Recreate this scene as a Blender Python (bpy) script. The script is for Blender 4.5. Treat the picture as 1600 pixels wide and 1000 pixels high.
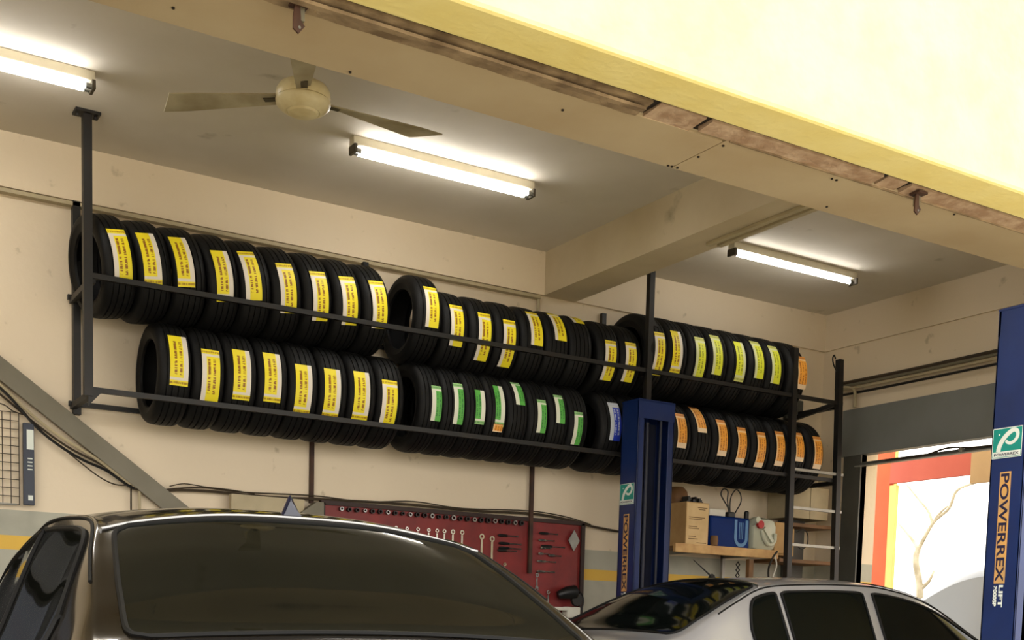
import bpy, bmesh, math, random
from mathutils import Vector, Matrix, Euler, noise
for o in list(bpy.data.objects): bpy.data.objects.remove(o)
S = bpy.context.scene
COL = S.collection
R = math.radians
PI = math.pi

# ------------------------------------------------------------------ camera
EYE = Vector((0, 0, 1.15))
YAW, PITCH, ROLL, FPX, PPY = 0.552015154, -0.0865490578, 0.0262614621, 1855.0, 1142.0
fw = Vector((math.sin(YAW)*math.cos(PITCH), math.cos(YAW)*math.cos(PITCH), math.sin(PITCH)))
rt = Vector((math.cos(YAW), -math.sin(YAW), 0))
up = rt.cross(fw)
rt2 = rt*math.cos(ROLL) + up*math.sin(ROLL)
up2 = up*math.cos(ROLL) - rt*math.sin(ROLL)
cam = bpy.data.cameras.new('camera')
co = bpy.data.objects.new('camera', cam)
COL.objects.link(co)
M = Matrix((( rt2.x, up2.x, -fw.x, EYE.x), (rt2.y, up2.y, -fw.y, EYE.y), (rt2.z, up2.z, -fw.z, EYE.z), (0, 0, 0, 1)))
co.matrix_world = M
cam.sensor_width = 36
cam.lens = FPX/1600*36
cam.shift_y = (PPY-500)/1600
cam.clip_end = 300
S.camera = co

# ------------------------------------------------------------------ light
w = bpy.data.worlds.new('world'); S.world = w; w.use_nodes = True
bg = w.node_tree.nodes['Background']
bg.inputs[0].default_value = (1.0, 0.955, 0.885, 1)
bg.inputs[1].default_value = 2.3
S.view_settings.view_transform = 'Standard'
S.view_settings.look = 'None'
S.view_settings.gamma = 1
S.view_settings.use_curve_mapping = False
S.view_settings.exposure = 0.6

# ------------------------------------------------------------------ materials
def srgb(r, g, b):
    f = lambda c: (c/255/12.92) if c/255 <= .04045 else ((c/255+.055)/1.055)**2.4
    return (f(r), f(g), f(b), 1)
MATS = {}
def mat(name, col, rough=.6, metal=0, var=0.0, vscale=6, col2=None, bump=0, bscale=60, coat=0, emit=None, estr=0, spec=.5, vpow=None, spots=None):
    if name in MATS: return MATS[name]
    m = bpy.data.materials.new(name); m.use_nodes = True
    nt = m.node_tree; p = nt.nodes['Principled BSDF']
    p.inputs['Base Color'].default_value = col
    p.inputs['Roughness'].default_value = rough
    p.inputs['Metallic'].default_value = metal
    p.inputs['Coat Weight'].default_value = coat
    p.inputs['Coat Roughness'].default_value = .03
    p.inputs['Specular IOR Level'].default_value = spec
    if emit:
        p.inputs['Emission Color'].default_value = emit; p.inputs['Emission Strength'].default_value = estr
    tc = nt.nodes.new('ShaderNodeTexCoord')
    if var > 0 or col2:
        n = nt.nodes.new('ShaderNodeTexNoise'); n.inputs['Scale'].default_value = vscale; n.inputs['Detail'].default_value = 6
        nt.links.new(tc.outputs['Object'], n.inputs['Vector'])
        r = nt.nodes.new('ShaderNodeValToRGB')
        lo, hi = vpow or (.35, .65)
        r.color_ramp.elements[0].position = lo; r.color_ramp.elements[1].position = hi
        c2 = col2 or tuple(c*(1-var) for c in col[:3])+(1,)
        r.color_ramp.elements[0].color = c2; r.color_ramp.elements[1].color = col
        nt.links.new(n.outputs[0], r.inputs[0]); out = r.outputs[0]
        if spots:
            n3 = nt.nodes.new('ShaderNodeTexNoise'); n3.inputs['Scale'].default_value = 3.2; n3.inputs['Detail'].default_value = 8
            nt.links.new(tc.outputs['Object'], n3.inputs['Vector'])
            r3 = nt.nodes.new('ShaderNodeMapRange'); r3.inputs[1].default_value = .68; r3.inputs[2].default_value = .78; r3.inputs[4].default_value = .7
            nt.links.new(n3.outputs[0], r3.inputs[0])
            mx = nt.nodes.new('ShaderNodeMix'); mx.data_type = 'RGBA'; nt.links.new(r3.outputs[0], mx.inputs[0]); nt.links.new(out, mx.inputs[6]); mx.inputs[7].default_value = spots
            out = mx.outputs[2]
        nt.links.new(out, p.inputs['Base Color'])
    if bump > 0:
        n2 = nt.nodes.new('ShaderNodeTexNoise'); n2.inputs['Scale'].default_value = bscale; n2.inputs['Detail'].default_value = 4
        nt.links.new(tc.outputs['Object'], n2.inputs['Vector'])
        b = nt.nodes.new('ShaderNodeBump'); b.inputs['Strength'].default_value = bump; b.inputs['Distance'].default_value = .01
        nt.links.new(n2.outputs[0], b.inputs['Height']); nt.links.new(b.outputs[0], p.inputs['Normal'])
    MATS[name] = m
    return m

class NT:
    """tiny helper to chain math nodes"""
    def __init__(s, m): s.nt = m.node_tree
    def val(s, x):
        return x
    def m(s, op, a, b=None, c=None):
        n = s.nt.nodes.new('ShaderNodeMath'); n.operation = op
        for i, v in enumerate((a, b, c)):
            if v is None: continue
            if isinstance(v, (int, float)): n.inputs[i].default_value = v
            else: s.nt.links.new(v, n.inputs[i])
        return n.outputs[0]
    def mix(s, f, a, b):
        n = s.nt.nodes.new('ShaderNodeMix'); n.data_type = 'RGBA'
        if isinstance(f, (int, float)): n.inputs[0].default_value = f
        else: s.nt.links.new(f, n.inputs[0])
        for v, i in ((a, 6), (b, 7)):
            if isinstance(v, tuple): n.inputs[i].default_value = v
            else: s.nt.links.new(v, n.inputs[i])
        return n.outputs[2]

# painted wall: cream above, grey below with one yellow stripe, faint stains
def wall_paint():
    m = bpy.data.materials.new('wall_paint'); m.use_nodes = True
    nt = m.node_tree; p = nt.nodes['Principled BSDF']; p.inputs['Roughness'].default_value = .55
    h = NT(m)
    g = nt.nodes.new('ShaderNodeNewGeometry')
    sx = nt.nodes.new('ShaderNodeSeparateXYZ'); nt.links.new(g.outputs['Position'], sx.inputs[0])
    def nz(scale, det=5):
        n = nt.nodes.new('ShaderNodeTexNoise'); n.inputs['Scale'].default_value = scale; n.inputs['Detail'].default_value = det
        nt.links.new(g.outputs['Position'], n.inputs['Vector']); return n.outputs[0]
    n1 = nz(1.3); n2 = nz(9, 8)
    cream = h.mix(n1, srgb(224, 207, 180), srgb(232, 216, 190))
    spot = h.m('MULTIPLY', h.m('SUBTRACT', n2, .66), 6); spot = h.m('MINIMUM', h.m('MAXIMUM', spot, 0), .5)
    cream = h.mix(spot, cream, srgb(165, 148, 112))
    grime = h.m('MULTIPLY', h.m('SUBTRACT', nz(5, 8), .45), 2.0)
    grey = h.mix(h.m('MINIMUM', h.m('MAXIMUM', grime, 0), 1), srgb(176, 174, 158), srgb(150, 149, 134))
    z = sx.outputs[2]
    c = h.mix(h.m('LESS_THAN', z, 1.80), cream, grey)
    st = h.m('MULTIPLY', h.m('GREATER_THAN', z, 1.555), h.m('LESS_THAN', z, 1.643))
    c = h.mix(st, c, srgb(226, 182, 66))
    nt.links.new(c, p.inputs['Base Color'])
    b = nt.nodes.new('ShaderNodeBump'); b.inputs['Strength'].default_value = .15; b.inputs['Distance'].default_value = .01
    nt.links.new(nz(25), b.inputs['Height']); nt.links.new(b.outputs[0], p.inputs['Normal'])
    return m
M_wall = wall_paint()
M_ceil = mat('ceiling_paint', srgb(212, 204, 190), .8, col2=srgb(200, 191, 174), vscale=1.2, spots=srgb(140, 128, 104), bump=.1, bscale=12)
M_beam = mat('beam_paint', srgb(205, 190, 160), .7, col2=srgb(194, 178, 146), vscale=2.5, spots=srgb(120, 106, 78), bump=.12, bscale=15)
M_soffit = mat('soffit_board', srgb(192, 174, 142), .75, col2=srgb(182, 161, 128), vscale=2.2, bump=.1, bscale=20)
M_fascia = mat('yellow_fascia_paint', srgb(250, 235, 160), .7, col2=srgb(246, 228, 146), vscale=5, bump=.35, bscale=26)
M_slot = mat('shutter_slot_grime', srgb(158, 136, 106), .85, col2=srgb(112, 92, 68), vscale=9, bump=.6, bscale=40)
M_slot2 = mat('chipped_plaster', srgb(192, 166, 140), .85, col2=srgb(158, 128, 102), vscale=14, bump=.6, bscale=50)
M_dark = mat('dark_gap', srgb(38, 28, 20), .9, var=.3)
M_floor = mat('concrete_floor', srgb(150, 143, 128), .6, col2=srgb(112, 106, 94), vscale=2, bump=.1)
M_ground = mat('outdoor_concrete', srgb(196, 188, 168), .8, col2=srgb(180, 172, 152), vscale=1.5)
M_rack = mat('black_painted_steel', srgb(24, 23, 22), .5, metal=.1, col2=srgb(36, 28, 23), vscale=8, vpow=(.25, .5))
M_rust = mat('brown_rusty_steel', srgb(72, 44, 28), .7, col2=srgb(48, 28, 20), vscale=10)
M_rubber = mat('tyre_rubber', srgb(15, 15, 15), .6, col2=srgb(12, 12, 13), vscale=20, bump=.15, bscale=120, spec=.25)
M_blue = mat('blue_lift_paint', srgb(15, 40, 94), .38, col2=srgb(12, 33, 80), vscale=3, bump=.05, bscale=20)
M_bluedark = mat('blue_lift_inside', srgb(10, 18, 44), .5, var=.4, vscale=5)
M_steel = mat('bare_steel', srgb(150, 150, 148), .35, metal=.9, var=.2, vscale=15)
M_galv = mat('galvanised_steel', srgb(170, 168, 160), .5, metal=.5, var=.2, vscale=10)
M_hdr = mat('grey_shutter_box', srgb(128, 131, 130), .5, col2=srgb(116, 118, 114), vscale=1.5)
M_hdrd = mat('grey_door_guide', srgb(84, 84, 78), .5, var=.2)
M_brace = mat('grey_steel_brace', srgb(118, 112, 94), .5, col2=srgb(108, 102, 84), vscale=4)
M_cable = mat('old_cable', srgb(64, 52, 36), .7, var=.3)
M_cableb = mat('black_cable', srgb(22, 21, 20), .5, var=.2)
M_pipe = mat('painted_conduit', srgb(186, 172, 140), .6, var=.15)
M_tube = mat('fluorescent_tube_light', (1, 1, 1, 1), .3, emit=(1, .985, .955, 1), estr=19)
M_fit = mat('lamp_batten_enamel', srgb(214, 206, 184), .4, var=.1)
M_cap = mat('lamp_socket', srgb(70, 62, 48), .5, var=.3)
M_fan = mat('cream_fan_enamel', srgb(222, 210, 170), .35, col2=srgb(205, 188, 142), vscale=12)
M_fanb = mat('dusty_fan_blade', srgb(178, 168, 140), .6, col2=srgb(140, 127, 98), vscale=5)
M_red = mat('red_tool_board', srgb(132, 34, 32), .5, col2=srgb(112, 27, 27), vscale=6, bump=.05)
M_redd = mat('dark_board_frame', srgb(52, 30, 24), .6, var=.3)
M_chrome = mat('chrome_vanadium', srgb(205, 202, 196), .25, metal=.9, var=.1)
M_blackp = mat('black_plastic', srgb(22, 22, 22), .45, var=.2)
M_white = mat('white_plastic', srgb(225, 222, 208), .45, var=.08)
M_card = mat('cardboard', srgb(196, 160, 108), .85, col2=srgb(182, 146, 96), vscale=8)
M_cardl = mat('cardboard_printed_face', srgb(226, 196, 146), .8, col2=srgb(214, 182, 132), vscale=8)
M_print = mat('brown_print', srgb(120, 88, 54), .8, var=.2)
M_wood = mat('pine_plank', srgb(214, 174, 116), .65, col2=srgb(190, 146, 92), vscale=9)
M_woodd = mat('brown_wood', srgb(120, 84, 48), .65, var=.3)
M_binb = mat('blue_plastic', srgb(0, 42, 112), .55, var=.15, spec=.15)
M_binl = mat('pale_blue_print', srgb(90, 140, 190), .5, var=.15)
M_jerry = mat('natural_jerrycan_plastic', srgb(206, 208, 186), .4, var=.12)
M_redcap = mat('red_plastic', srgb(200, 44, 44), .4, var=.1)
M_teal = mat('teal_sticker', srgb(10, 140, 128), .4, var=.1)
M_stickw = mat('white_sticker', srgb(222, 228, 220), .4, var=.05)
M_tan = mat('orange_tan_sticker', srgb(214, 160, 88), .5, col2=srgb(190, 150, 96), vscale=10)
M_ink = mat('dark_blue_ink', srgb(28, 26, 60), .5, var=.1)
M_navy = mat('navy_carton', srgb(12, 18, 46), .4, col2=srgb(8, 30, 52), vscale=6)
M_orange = mat('orange_facade_paint', srgb(222, 104, 62), .7, col2=srgb(216, 96, 58), vscale=3)
M_pink = mat('salmon_facade_paint', srgb(204, 104, 88), .7, col2=srgb(198, 97, 82), vscale=3)
M_yel = mat('pale_yellow_facade', srgb(250, 226, 140), .7, var=.06)
M_beigeo = mat('beige_facade', srgb(196, 166, 124), .7, var=.06)
M_bark = mat('pale_bark', srgb(196, 188, 168), .8, col2=srgb(150, 140, 118), vscale=6)
M_dkpaint = mat('black_brown_car_paint', srgb(40, 34, 25), .16, metal=.75, var=.05, vscale=2, coat=.4)
M_sipaint = mat('silver_car_paint', srgb(172, 172, 176), .3, metal=.45, var=.05, vscale=2, coat=.8)
M_gypaint = mat('grey_van_paint', srgb(104, 108, 112), .35, metal=.3, var=.05, vscale=2, coat=.6)
M_glass = mat('tinted_car_glass', srgb(14, 15, 11), .04, var=.05, spec=.2)
M_glass2 = mat('dark_car_glass', srgb(10, 14, 13), .06, var=.05, spec=.14)
M_trimb = mat('black_window_rubber', srgb(10, 10, 10), .6, var=.2, spec=.2)
M_trimc = mat('bright_trim', srgb(150, 150, 150), .2, metal=.9, var=.05)
M_lamp = mat('red_tail_lamp', srgb(130, 14, 14), .15, var=.1, coat=1)

# tyre label paper (UV: u across the tread, v along it)
def label_mat(name, main, text, margin, side, endband, mainfrac=.26, tail=None):
    m = bpy.data.materials.new(name); m.use_nodes = True
    nt = m.node_tree; p = nt.nodes['Principled BSDF']; p.inputs['Roughness'].default_value = .5
    h = NT(m)
    uv = nt.nodes.new('ShaderNodeUVMap'); sx = nt.nodes.new('ShaderNodeSeparateXYZ'); nt.links.new(uv.outputs[0], sx.inputs[0])
    u, v = sx.outputs[0], sx.outputs[1]
    uu = u if side == 'L' else h.m('SUBTRACT', 1.0, u)
    vv = v if side == 'L' else h.m('SUBTRACT', 1.0, v)
    def nz(su, sv, off):
        c = nt.nodes.new('ShaderNodeCombineXYZ')
        nt.links.new(h.m('MULTIPLY', u, su), c.inputs[0]); nt.links.new(h.m('MULTIPLY', v, sv), c.inputs[1]); c.inputs[2].default_value = off
        n = nt.nodes.new('ShaderNodeTexNoise'); n.inputs['Scale'].default_value = 1; n.inputs['Detail'].default_value = 1
        nt.links.new(c.outputs[0], n.inputs['Vector']); return n.outputs[0]
    c = h.mix(h.m('LESS_THAN', uu, mainfrac), main, margin)
    # rows of dark print running along the strip
    rows = h.m('PINGPONG', h.m('MULTIPLY', h.m('SUBTRACT', uu, mainfrac), 7), 1.0)
    rowm = h.m('GREATER_THAN', rows, .5)
    dash = h.m('GREATER_THAN', nz(3, 42, 1.7), .46)
    inside = h.m('MULTIPLY', h.m('GREATER_THAN', vv, .2), h.m('LESS_THAN', vv, .86))
    inside = h.m('MULTIPLY', inside, h.m('GREATER_THAN', uu, mainfrac+.05)); inside = h.m('MULTIPLY', inside, h.m('LESS_THAN', uu, .9))
    t = h.m('MULTIPLY', h.m('MULTIPLY', rowm, dash), inside)
    c = h.mix(h.m('MULTIPLY', t, .88), c, text)
    # printed end of the strip
    e1 = h.m('LESS_THAN', vv, .15)
    c = h.mix(e1, c, margin)
    e2 = h.m('LESS_THAN', vv, .1)
    c = h.mix(e2, c, endband)
    e3 = h.m('MULTIPLY', h.m('MULTIPLY', h.m('GREATER_THAN', vv, .035), h.m('LESS_THAN', vv, .075)), h.m('GREATER_THAN', nz(30, 4, 4.1), .45))
    c = h.mix(h.m('MULTIPLY', e3, .7), c, text)
    if tail:
        c = h.mix(h.m('GREATER_THAN', vv, .86), c, tail)
    nt.links.new(c, p.inputs['Base Color'])
    return m
YL, YT, WH = srgb(240, 222, 34), srgb(130, 56, 18), srgb(226, 218, 205)
LM = {}
for sd in 'LR':
    LM['y'+sd] = label_mat('yellow_label_'+sd, YL, YT, WH, sd, YL)
    LM['g'+sd] = label_mat('green_label_'+sd, srgb(88, 172, 72), srgb(40, 110, 50), srgb(222, 224, 206), sd, srgb(150, 200, 130), .42)
    LM['o'+sd] = label_mat('orange_label_'+sd, srgb(238, 166, 62), srgb(170, 92, 24), srgb(238, 200, 146), sd, srgb(220, 150, 70), .14, srgb(240, 214, 180))
    LM['l'+sd] = label_mat('lime_label_'+sd, srgb(222, 226, 50), srgb(130, 140, 30), srgb(214, 218, 170), sd, srgb(210, 212, 120))
LM['bL'] = label_mat('blue_label', srgb(30, 60, 190), srgb(200, 210, 230), srgb(200, 206, 214), 'L', srgb(190, 196, 206), .35)

# ------------------------------------------------------------------ mesh helpers
def tag(o, label=None, cat=None, group=None, kind=None):
    if label: o['label'] = label
    if cat: o['category'] = cat
    if group: o['group'] = group
    if kind: o['kind'] = kind
    return o
def empty(name, loc=(0, 0, 0), rz=0, label=None, cat=None, group=None):
    o = bpy.data.objects.new(name, None); COL.objects.link(o); o.location = loc; o.rotation_euler = (0, 0, rz)
    o.empty_display_size = .1
    return tag(o, label, cat, group)
class MB:
    def __init__(s): s.bm = bmesh.new()
    def box(s, x0, x1, y0, y1, z0, z1, bev=0):
        vs = [s.bm.verts.new((x, y, z)) for z in (z0, z1) for y in (y0, y1) for x in (x0, x1)]
        fs = [s.bm.faces.new([vs[i] for i in q]) for q in ((0, 2, 3, 1), (4, 5, 7, 6), (0, 1, 5, 4), (2, 6, 7, 3), (0, 4, 6, 2), (1, 3, 7, 5))]
        if bev > 0:
            es = {e for f in fs for e in f.edges}
            bmesh.ops.bevel(s.bm, geom=list(es), offset=bev, segments=2, affect='EDGES', profile=.5)
        return s
    def bar(s, p, q, w, h=None, upv=(0, 0, 1)):
        """box bar of section w x h from p to q"""
        p, q = Vector(p), Vector(q); h = h or w
        d = (q-p).normalized(); u = Vector(upv)
        if abs(d.dot(u)) > .95: u = Vector((0, 1, 0))
        a = d.cross(u).normalized()*w/2; b = a.cross(d).normalized()*h/2
        vs = [s.bm.verts.new(c+i*a+j*b) for c in (p, q) for i, j in ((-1, -1), (1, -1), (1, 1), (-1, 1))]
        for f in ((0, 1, 2, 3), (7, 6, 5, 4), (0, 4, 5, 1), (1, 5, 6, 2), (2, 6, 7, 3), (3, 7, 4, 0)): s.bm.faces.new([vs[i] for i in f])
        return s
    def tube(s, pts, r, n=8, closed=False):
        pts = [Vector(p) for p in pts]; rs = r if isinstance(r, (list, tuple)) else [r]*len(pts)
        rings = []; prev = None
        N = len(pts)
        for i, p in enumerate(pts):
            if closed: d = pts[(i+1) % N]-pts[i-1]
            else: d = pts[min(i+1, N-1)]-pts[max(i-1, 0)]
            d.normalize()
            u = prev if prev is not None else (Vector((0, 0, 1)) if abs(d.z) < .9 else Vector((1, 0, 0)))
            a = d.cross(u)
            if a.length < 1e-5: a = d.orthogonal()
            a.normalize(); b = a.cross(d).normalized(); prev = b
            rings.append([s.bm.verts.new(p+rs[i]*(math.cos(t)*a+math.sin(t)*b)) for t in [2*PI*k/n for k in range(n)]])
        for i in range(N if closed else N-1):
            A, B = rings[i], rings[(i+1) % N]
            for k in range(n):
                s.bm.faces.new([A[k], A[(k+1) % n], B[(k+1) % n], B[k]])
        if not closed:
            s.bm.faces.new(rings[0]); s.bm.faces.new(rings[-1][::-1])
        return s
    def lathe(s, prof, c=(0, 0, 0), axis='z', n=48, close=False):
        c = Vector(c); rings = []
        for k in range(n):
            t = 2*PI*k/n; cs, sn = math.cos(t), math.sin(t)
            ring = []
            for r, h in prof:
                v = {'z': Vector((r*cs, r*sn, h)), 'x': Vector((h, r*cs, r*sn)), 'y': Vector((r*cs, h, r*sn))}[axis]
                ring.append(s.bm.verts.new(c+v))
            rings.append(ring)
        m = len(prof)
        for k in range(n):
            A, B = rings[k], rings[(k+1) % n]
            for j in range(m if close else m-1):
                s.bm.faces.new([A[j], B[j], B[(j+1) % m], A[(j+1) % m]])
        return s
    def prism(s, poly, z0, z1, axis='z', c=(0, 0, 0)):
        """polygon (list of 2-D points) extruded along an axis"""
        c = Vector(c)
        def P(a, b, h):
            return c + {'z': Vector((a, b, h)), 'y': Vector((a, h, b)), 'x': Vector((h, a, b))}[axis]
        A = [s.bm.verts.new(P(a, b, z0)) for a, b in poly]; B = [s.bm.verts.new(P(a, b, z1)) for a, b in poly]
        s.bm.faces.new(A); s.bm.faces.new(B[::-1])
        for i in range(len(poly)):
            j = (i+1) % len(poly); s.bm.faces.new([A[i], B[i], B[j], A[j]])
        return s
    def build(s, name, m, parent=None, smooth=False, loc=None):
        bmesh.ops.remove_doubles(s.bm, verts=s.bm.verts, dist=1e-6)
        bmesh.ops.recalc_face_normals(s.bm, faces=s.bm.faces)
        me = bpy.data.meshes.new(name); s.bm.to_mesh(me); s.bm.free()
        me.materials.append(m)
        if smooth:
            me.polygons.foreach_set('use_smooth', [True]*len(me.polygons))
            try: me.set_sharp_from_angle(angle=R(38))
            except Exception: pass
        o = bpy.data.objects.new(name, me); COL.objects.link(o)
        if parent: o.parent = parent
        if loc: o.location = loc
        return o
def catmull(pts, n=8):
    pts = [Vector(p) for p in pts]; out = []
    P = [2*pts[0]-pts[1]]+pts+[2*pts[-1]-pts[-2]]
    for i in range(1, len(P)-2):
        for k in range(n):
            t = k/n; a, b, c, d = P[i-1], P[i], P[i+1], P[i+2]
            out.append(.5*((2*b)+(c-a)*t+(2*a-5*b+4*c-d)*t*t+(3*b-a-3*c+d)*t**3))
    out.append(pts[-1]); return out
def text_mesh(name, body, size, m, parent, origin, xdir, ydir, extrude=.0008, fit=None, bold=0):
    cu = bpy.data.curves.new('t', 'FONT'); cu.body = body; cu.size = size; cu.extrude = extrude; cu.offset = bold
    cu.align_x = 'LEFT'; cu.align_y = 'BOTTOM_BASELINE'
    o = bpy.data.objects.new('t', cu); COL.objects.link(o)
    dg = bpy.context.evaluated_depsgraph_get()
    me = bpy.data.meshes.new_from_object(o.evaluated_get(dg)); bpy.data.objects.remove(o)
    xs = [v.co.x for v in me.vertices]; ys = [v.co.y for v in me.vertices]
    x0, x1, y0, y1 = min(xs), max(xs), min(ys), max(ys)
    sx = sy = 1
    if fit: sx, sy = fit[0]/(x1-x0), fit[1]/(y1-y0)
    X, Y = Vector(xdir), Vector(ydir); Z = X.cross(Y); O = Vector(origin)
    for v in me.vertices:
        c = v.co.copy(); v.co = O + X*(c.x-x0)*sx + Y*(c.y-y0)*sy + Z*c.z
    me.materials.append(m); me.name = name
    ob = bpy.data.objects.new(name, me); COL.objects.link(ob); ob.parent = parent
    return ob
def struct(o): o['kind'] = 'structure'; return o

# ------------------------------------------------------------------ the building
YW, XR, ZC, ZB = 8.0, 8.18, 4.05, 3.725
XL = -3.2
struct(MB().box(-30, 60, -30, 50, -.12, -.02).build('ground', M_ground))
struct(MB().box(XL, XR+.2, 3.6, YW+.2, -.02, 0).build('floor', M_floor))
struct(MB().box(XL-.2, XR+.2, YW+.012, YW+.25, 0, ZC).build('wall_back', M_wall))
# band of the upper wall stands proud of the wall below
tb = MB(); tb.box(XL, 5.1, YW-.03, YW+.012, ZB, ZC, 0); struct(tb.build('trim_1', M_wall))
tb = MB(); tb.box(5.1, XR, YW-.014, YW+.012, ZB+.004, ZC, 0); struct(tb.build('trim_2', M_wall))
tb = MB(); tb.box(XL, 5.06, YW-.045, YW+.012, ZB-.035, ZB-.012); struct(tb.build('trim_3', M_pipe))
# right wall with the side doorway
YD0, YD1, ZD = 4.6, 7.5, 2.80
wr = MB(); wr.box(XR, XR+.2, YD1, YW+.25, 0, ZC); wr.box(XR, XR+.2, 3.95, YD1, ZD, ZC); wr.box(XR, XR+.2, 3.95, YD0, 0, ZD)
struct(wr.build('wall_right', M_wall))
tb = MB(); tb.box(XR-.022, XR, 3.95, YW, ZB+.004, ZC); struct(tb.build('trim_4', M_wall))
struct(MB().box(XL-.2, XL, 3.7, YW+.25, 0, ZC).build('wall_left', M_wall))
struct(MB().box(XL-.2, XR+.2, 3.9, YW+.25, ZC, ZC+.15).build('ceiling', M_ceil))
struct(MB().box(5.1, 5.40, 4.42, YW, ZB, ZC).build('ceiling_beam', M_beam))
# front beam: soffit boards under it, then the shutter slot, then the fascia
struct(MB().box(XL-.2, XR+1.5, 4.07, 4.42, 3.262, ZC).build('front_beam', M_beam))
sb = MB(); sb.box(XL, 3.488, 4.07, 4.42, 3.25, 3.262); sb.box(3.494, XR+1.4, 4.035, 4.42, 3.25, 3.262)
for x, y in ((3.47, 4.40), (3.49, 4.405), (3.52, 4.40), (3.505, 4.24), (3.50, 4.09), (1.62, 4.1), (4.3, 4.38), (2.2, 4.2), (5.0, 4.15)):
    pass
struct(sb.build('soffit', M_soffit))
sc = MB()
for x, y in ((3.462, 4.405), (3.482, 4.402), (3.512, 4.40), (3.508, 4.25), (3.515, 4.095), (1.9, 4.39), (2.75, 4.2), (4.42, 4.36), (4.20, 4.09), (4.17, 4.09), (5.0, 4.07), (1.2, 4.3)):
    sc.lathe([(.001, 0), (.006, 0), (.006, .006), (.001, .006)], (x, y, 3.245), n=8)
struct(sc.build('soffit_screws', M_dark))
# slot: two channel lips, rough underside in pieces
slot = MB(); slot.box(XL, XR+.2, 3.935, 4.07, 3.268, 3.5); struct(slot.build('shutter_slot', M_dark))
random.seed(3)
s1 = MB(); x = XL
pieces = [(-3.2, 3.02, 0), (3.06, 3.30, 1), (3.33, 4.36, 2), (4.39, 4.52, 1), (4.55, 9.5, 2)]
for a, b, k in pieces:
    n = int((b-a)/.06)+2
    y0, y1 = (3.945, 4.072 if a < 3.2 else 4.042)
    vs = []
    for i in range(n+1):
        X = a+(b-a)*i/n
        j = (noise.noise(Vector((X*9, 1, 0)))*.012, noise.noise(Vector((X*11, 7, 0)))*.010)
        z = 3.246 + (0 if k != 1 else .006)+noise.noise(Vector((X*6, 3, 0)))*.004
        vs.append([s1.bm.verts.new((X, y0+.006+j[0]*.4, z+.01)), s1.bm.verts.new((X, y1+j[1], z)), s1.bm.verts.new((X, y1+j[1], z+.03)), s1.bm.verts.new((X, y0+.006+j[0]*.4, z+.04))])
    for i in range(n):
        for q in range(4): s1.bm.faces.new([vs[i][q], vs[i+1][q], vs[i+1][(q+1) % 4], vs[i][(q+1) % 4]])
    s1.bm.faces.new(vs[0]); s1.bm.faces.new(vs[-1][::-1])
    struct(s1.build('slot_plaster', M_slot if k == 0 else M_slot2, smooth=True)); s1 = MB()
lip = MB(); lip.bar((XL, 3.985, 3.236), (3.0, 3.985, 3.236), .03, .012); lip.bar((3.5, 4.036, 3.244), (9.4, 4.036, 3.244), .008, .008)
struct(lip.build('slot_rail', M_slot))
fa = MB(); fa.box(XL-1, XR+6, 3.70, 3.93, 3.25, 6.2, .018); struct(fa.build('front_fascia', M_fascia))
struct(MB().box(6.3, XR+.25, 3.70, 3.95, 0, 3.25).build('shading_pier', M_fascia))  # unseen pier, added to keep daylight off the right-hand bay
# roller shutter box over the side doorway
struct(MB().box(XR-.02, XR+.08, 4.4, 7.735, 2.755, 3.165, .004).build('shutter_box', M_hdr))
struct(MB().box(XR-.015, XR+.06, 7.50, 7.60, 0, 2.755).box(XR-.015, XR, 7.60, 7.70, 0, 2.755).build('door_guide', M_hdrd))
struct(MB().box(XR-.03, XR+.05, YD0-.1, YD0, 0, 2.755).build('door_guide', M_hdrd))

# ------------------------------------------------------------------ tyres
def tyre_mesh(Rr, W=.205):
    rb = Rr*.66
    h = W/2
    half = [(rb, h*.72), (rb+.004, h*.86), (rb+.014, h*.90), (rb+.03, h*.93), (rb+.034, h*.955), (rb+.045, h*.985), (Rr-.060, h*1.0), (Rr-.045, h*.99), (Rr-.032, h*.965), (Rr-.021, h*.92),
            (Rr-.0125, h*.84), (Rr-.007, h*.75), (Rr-.0045, h*.68)]
    tread = []
    # circumferential grooves
    for g0, g1 in ((.56, .51), (.22, .17)):
        tread += [(Rr-.003*g0*g0*2, h*(g0+.012)), (Rr-.009, h*g0), (Rr-.009, h*g1), (Rr-.003*g1*g1*2, h*(g1-.012))]
    tread.append((Rr, 0))
    prof = half+tread
    prof = prof + [(r, -x) for r, x in prof[-2::-1]]
    inner = [(rb+.012, -h*.66), (rb+.03, -h*.8), (Rr-.03, -h*.82), (Rr-.016, -h*.5), (Rr-.016, h*.5), (Rr-.03, h*.82), (rb+.03, h*.8), (rb+.012, h*.66)]
    prof += inner
    b = MB(); b.lathe(prof, axis='x', n=72, close=True)
    return b
TM = {}
def get_tyre(Rr):
    if Rr not in TM:
        o = tyre_mesh(Rr).build('tyre', M_rubber, smooth=True); TM[Rr] = o.data; bpy.data.objects.remove(o)
    return TM[Rr]
LMESH = {}
def label_mesh(Rr, wid, arc, mk):
    k = (Rr, wid, arc, mk)
    if k in LMESH: return LMESH[k]
    me = bpy.data.meshes.new('label'); bm = bmesh.new(); uvl = bm.loops.layers.uv.new('UVMap')
    n = 16; r = Rr+.003; rows = []
    for i in range(n+1):
        t = (i/n-.5)*arc/Rr
        rows.append([(bm.verts.new((x, -r*math.cos(t), r*math.sin(t))), u, i/n) for x, u in ((-wid/2, 0), (0, .5), (wid/2, 1))])
    for i in range(n):
        for j in range(2):
            q = [rows[i][j], rows[i][j+1], rows[i+1][j+1], rows[i+1][j]]
            f = bm.faces.new([a[0] for a in q])
            for l, a in zip(f.loops, q): l[uvl].uv = (a[1], 1-a[2])
            f.smooth = True
    bm.to_mesh(me); bm.free(); me.materials.append(LM[mk])
    LMESH[k] = me; return me
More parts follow.
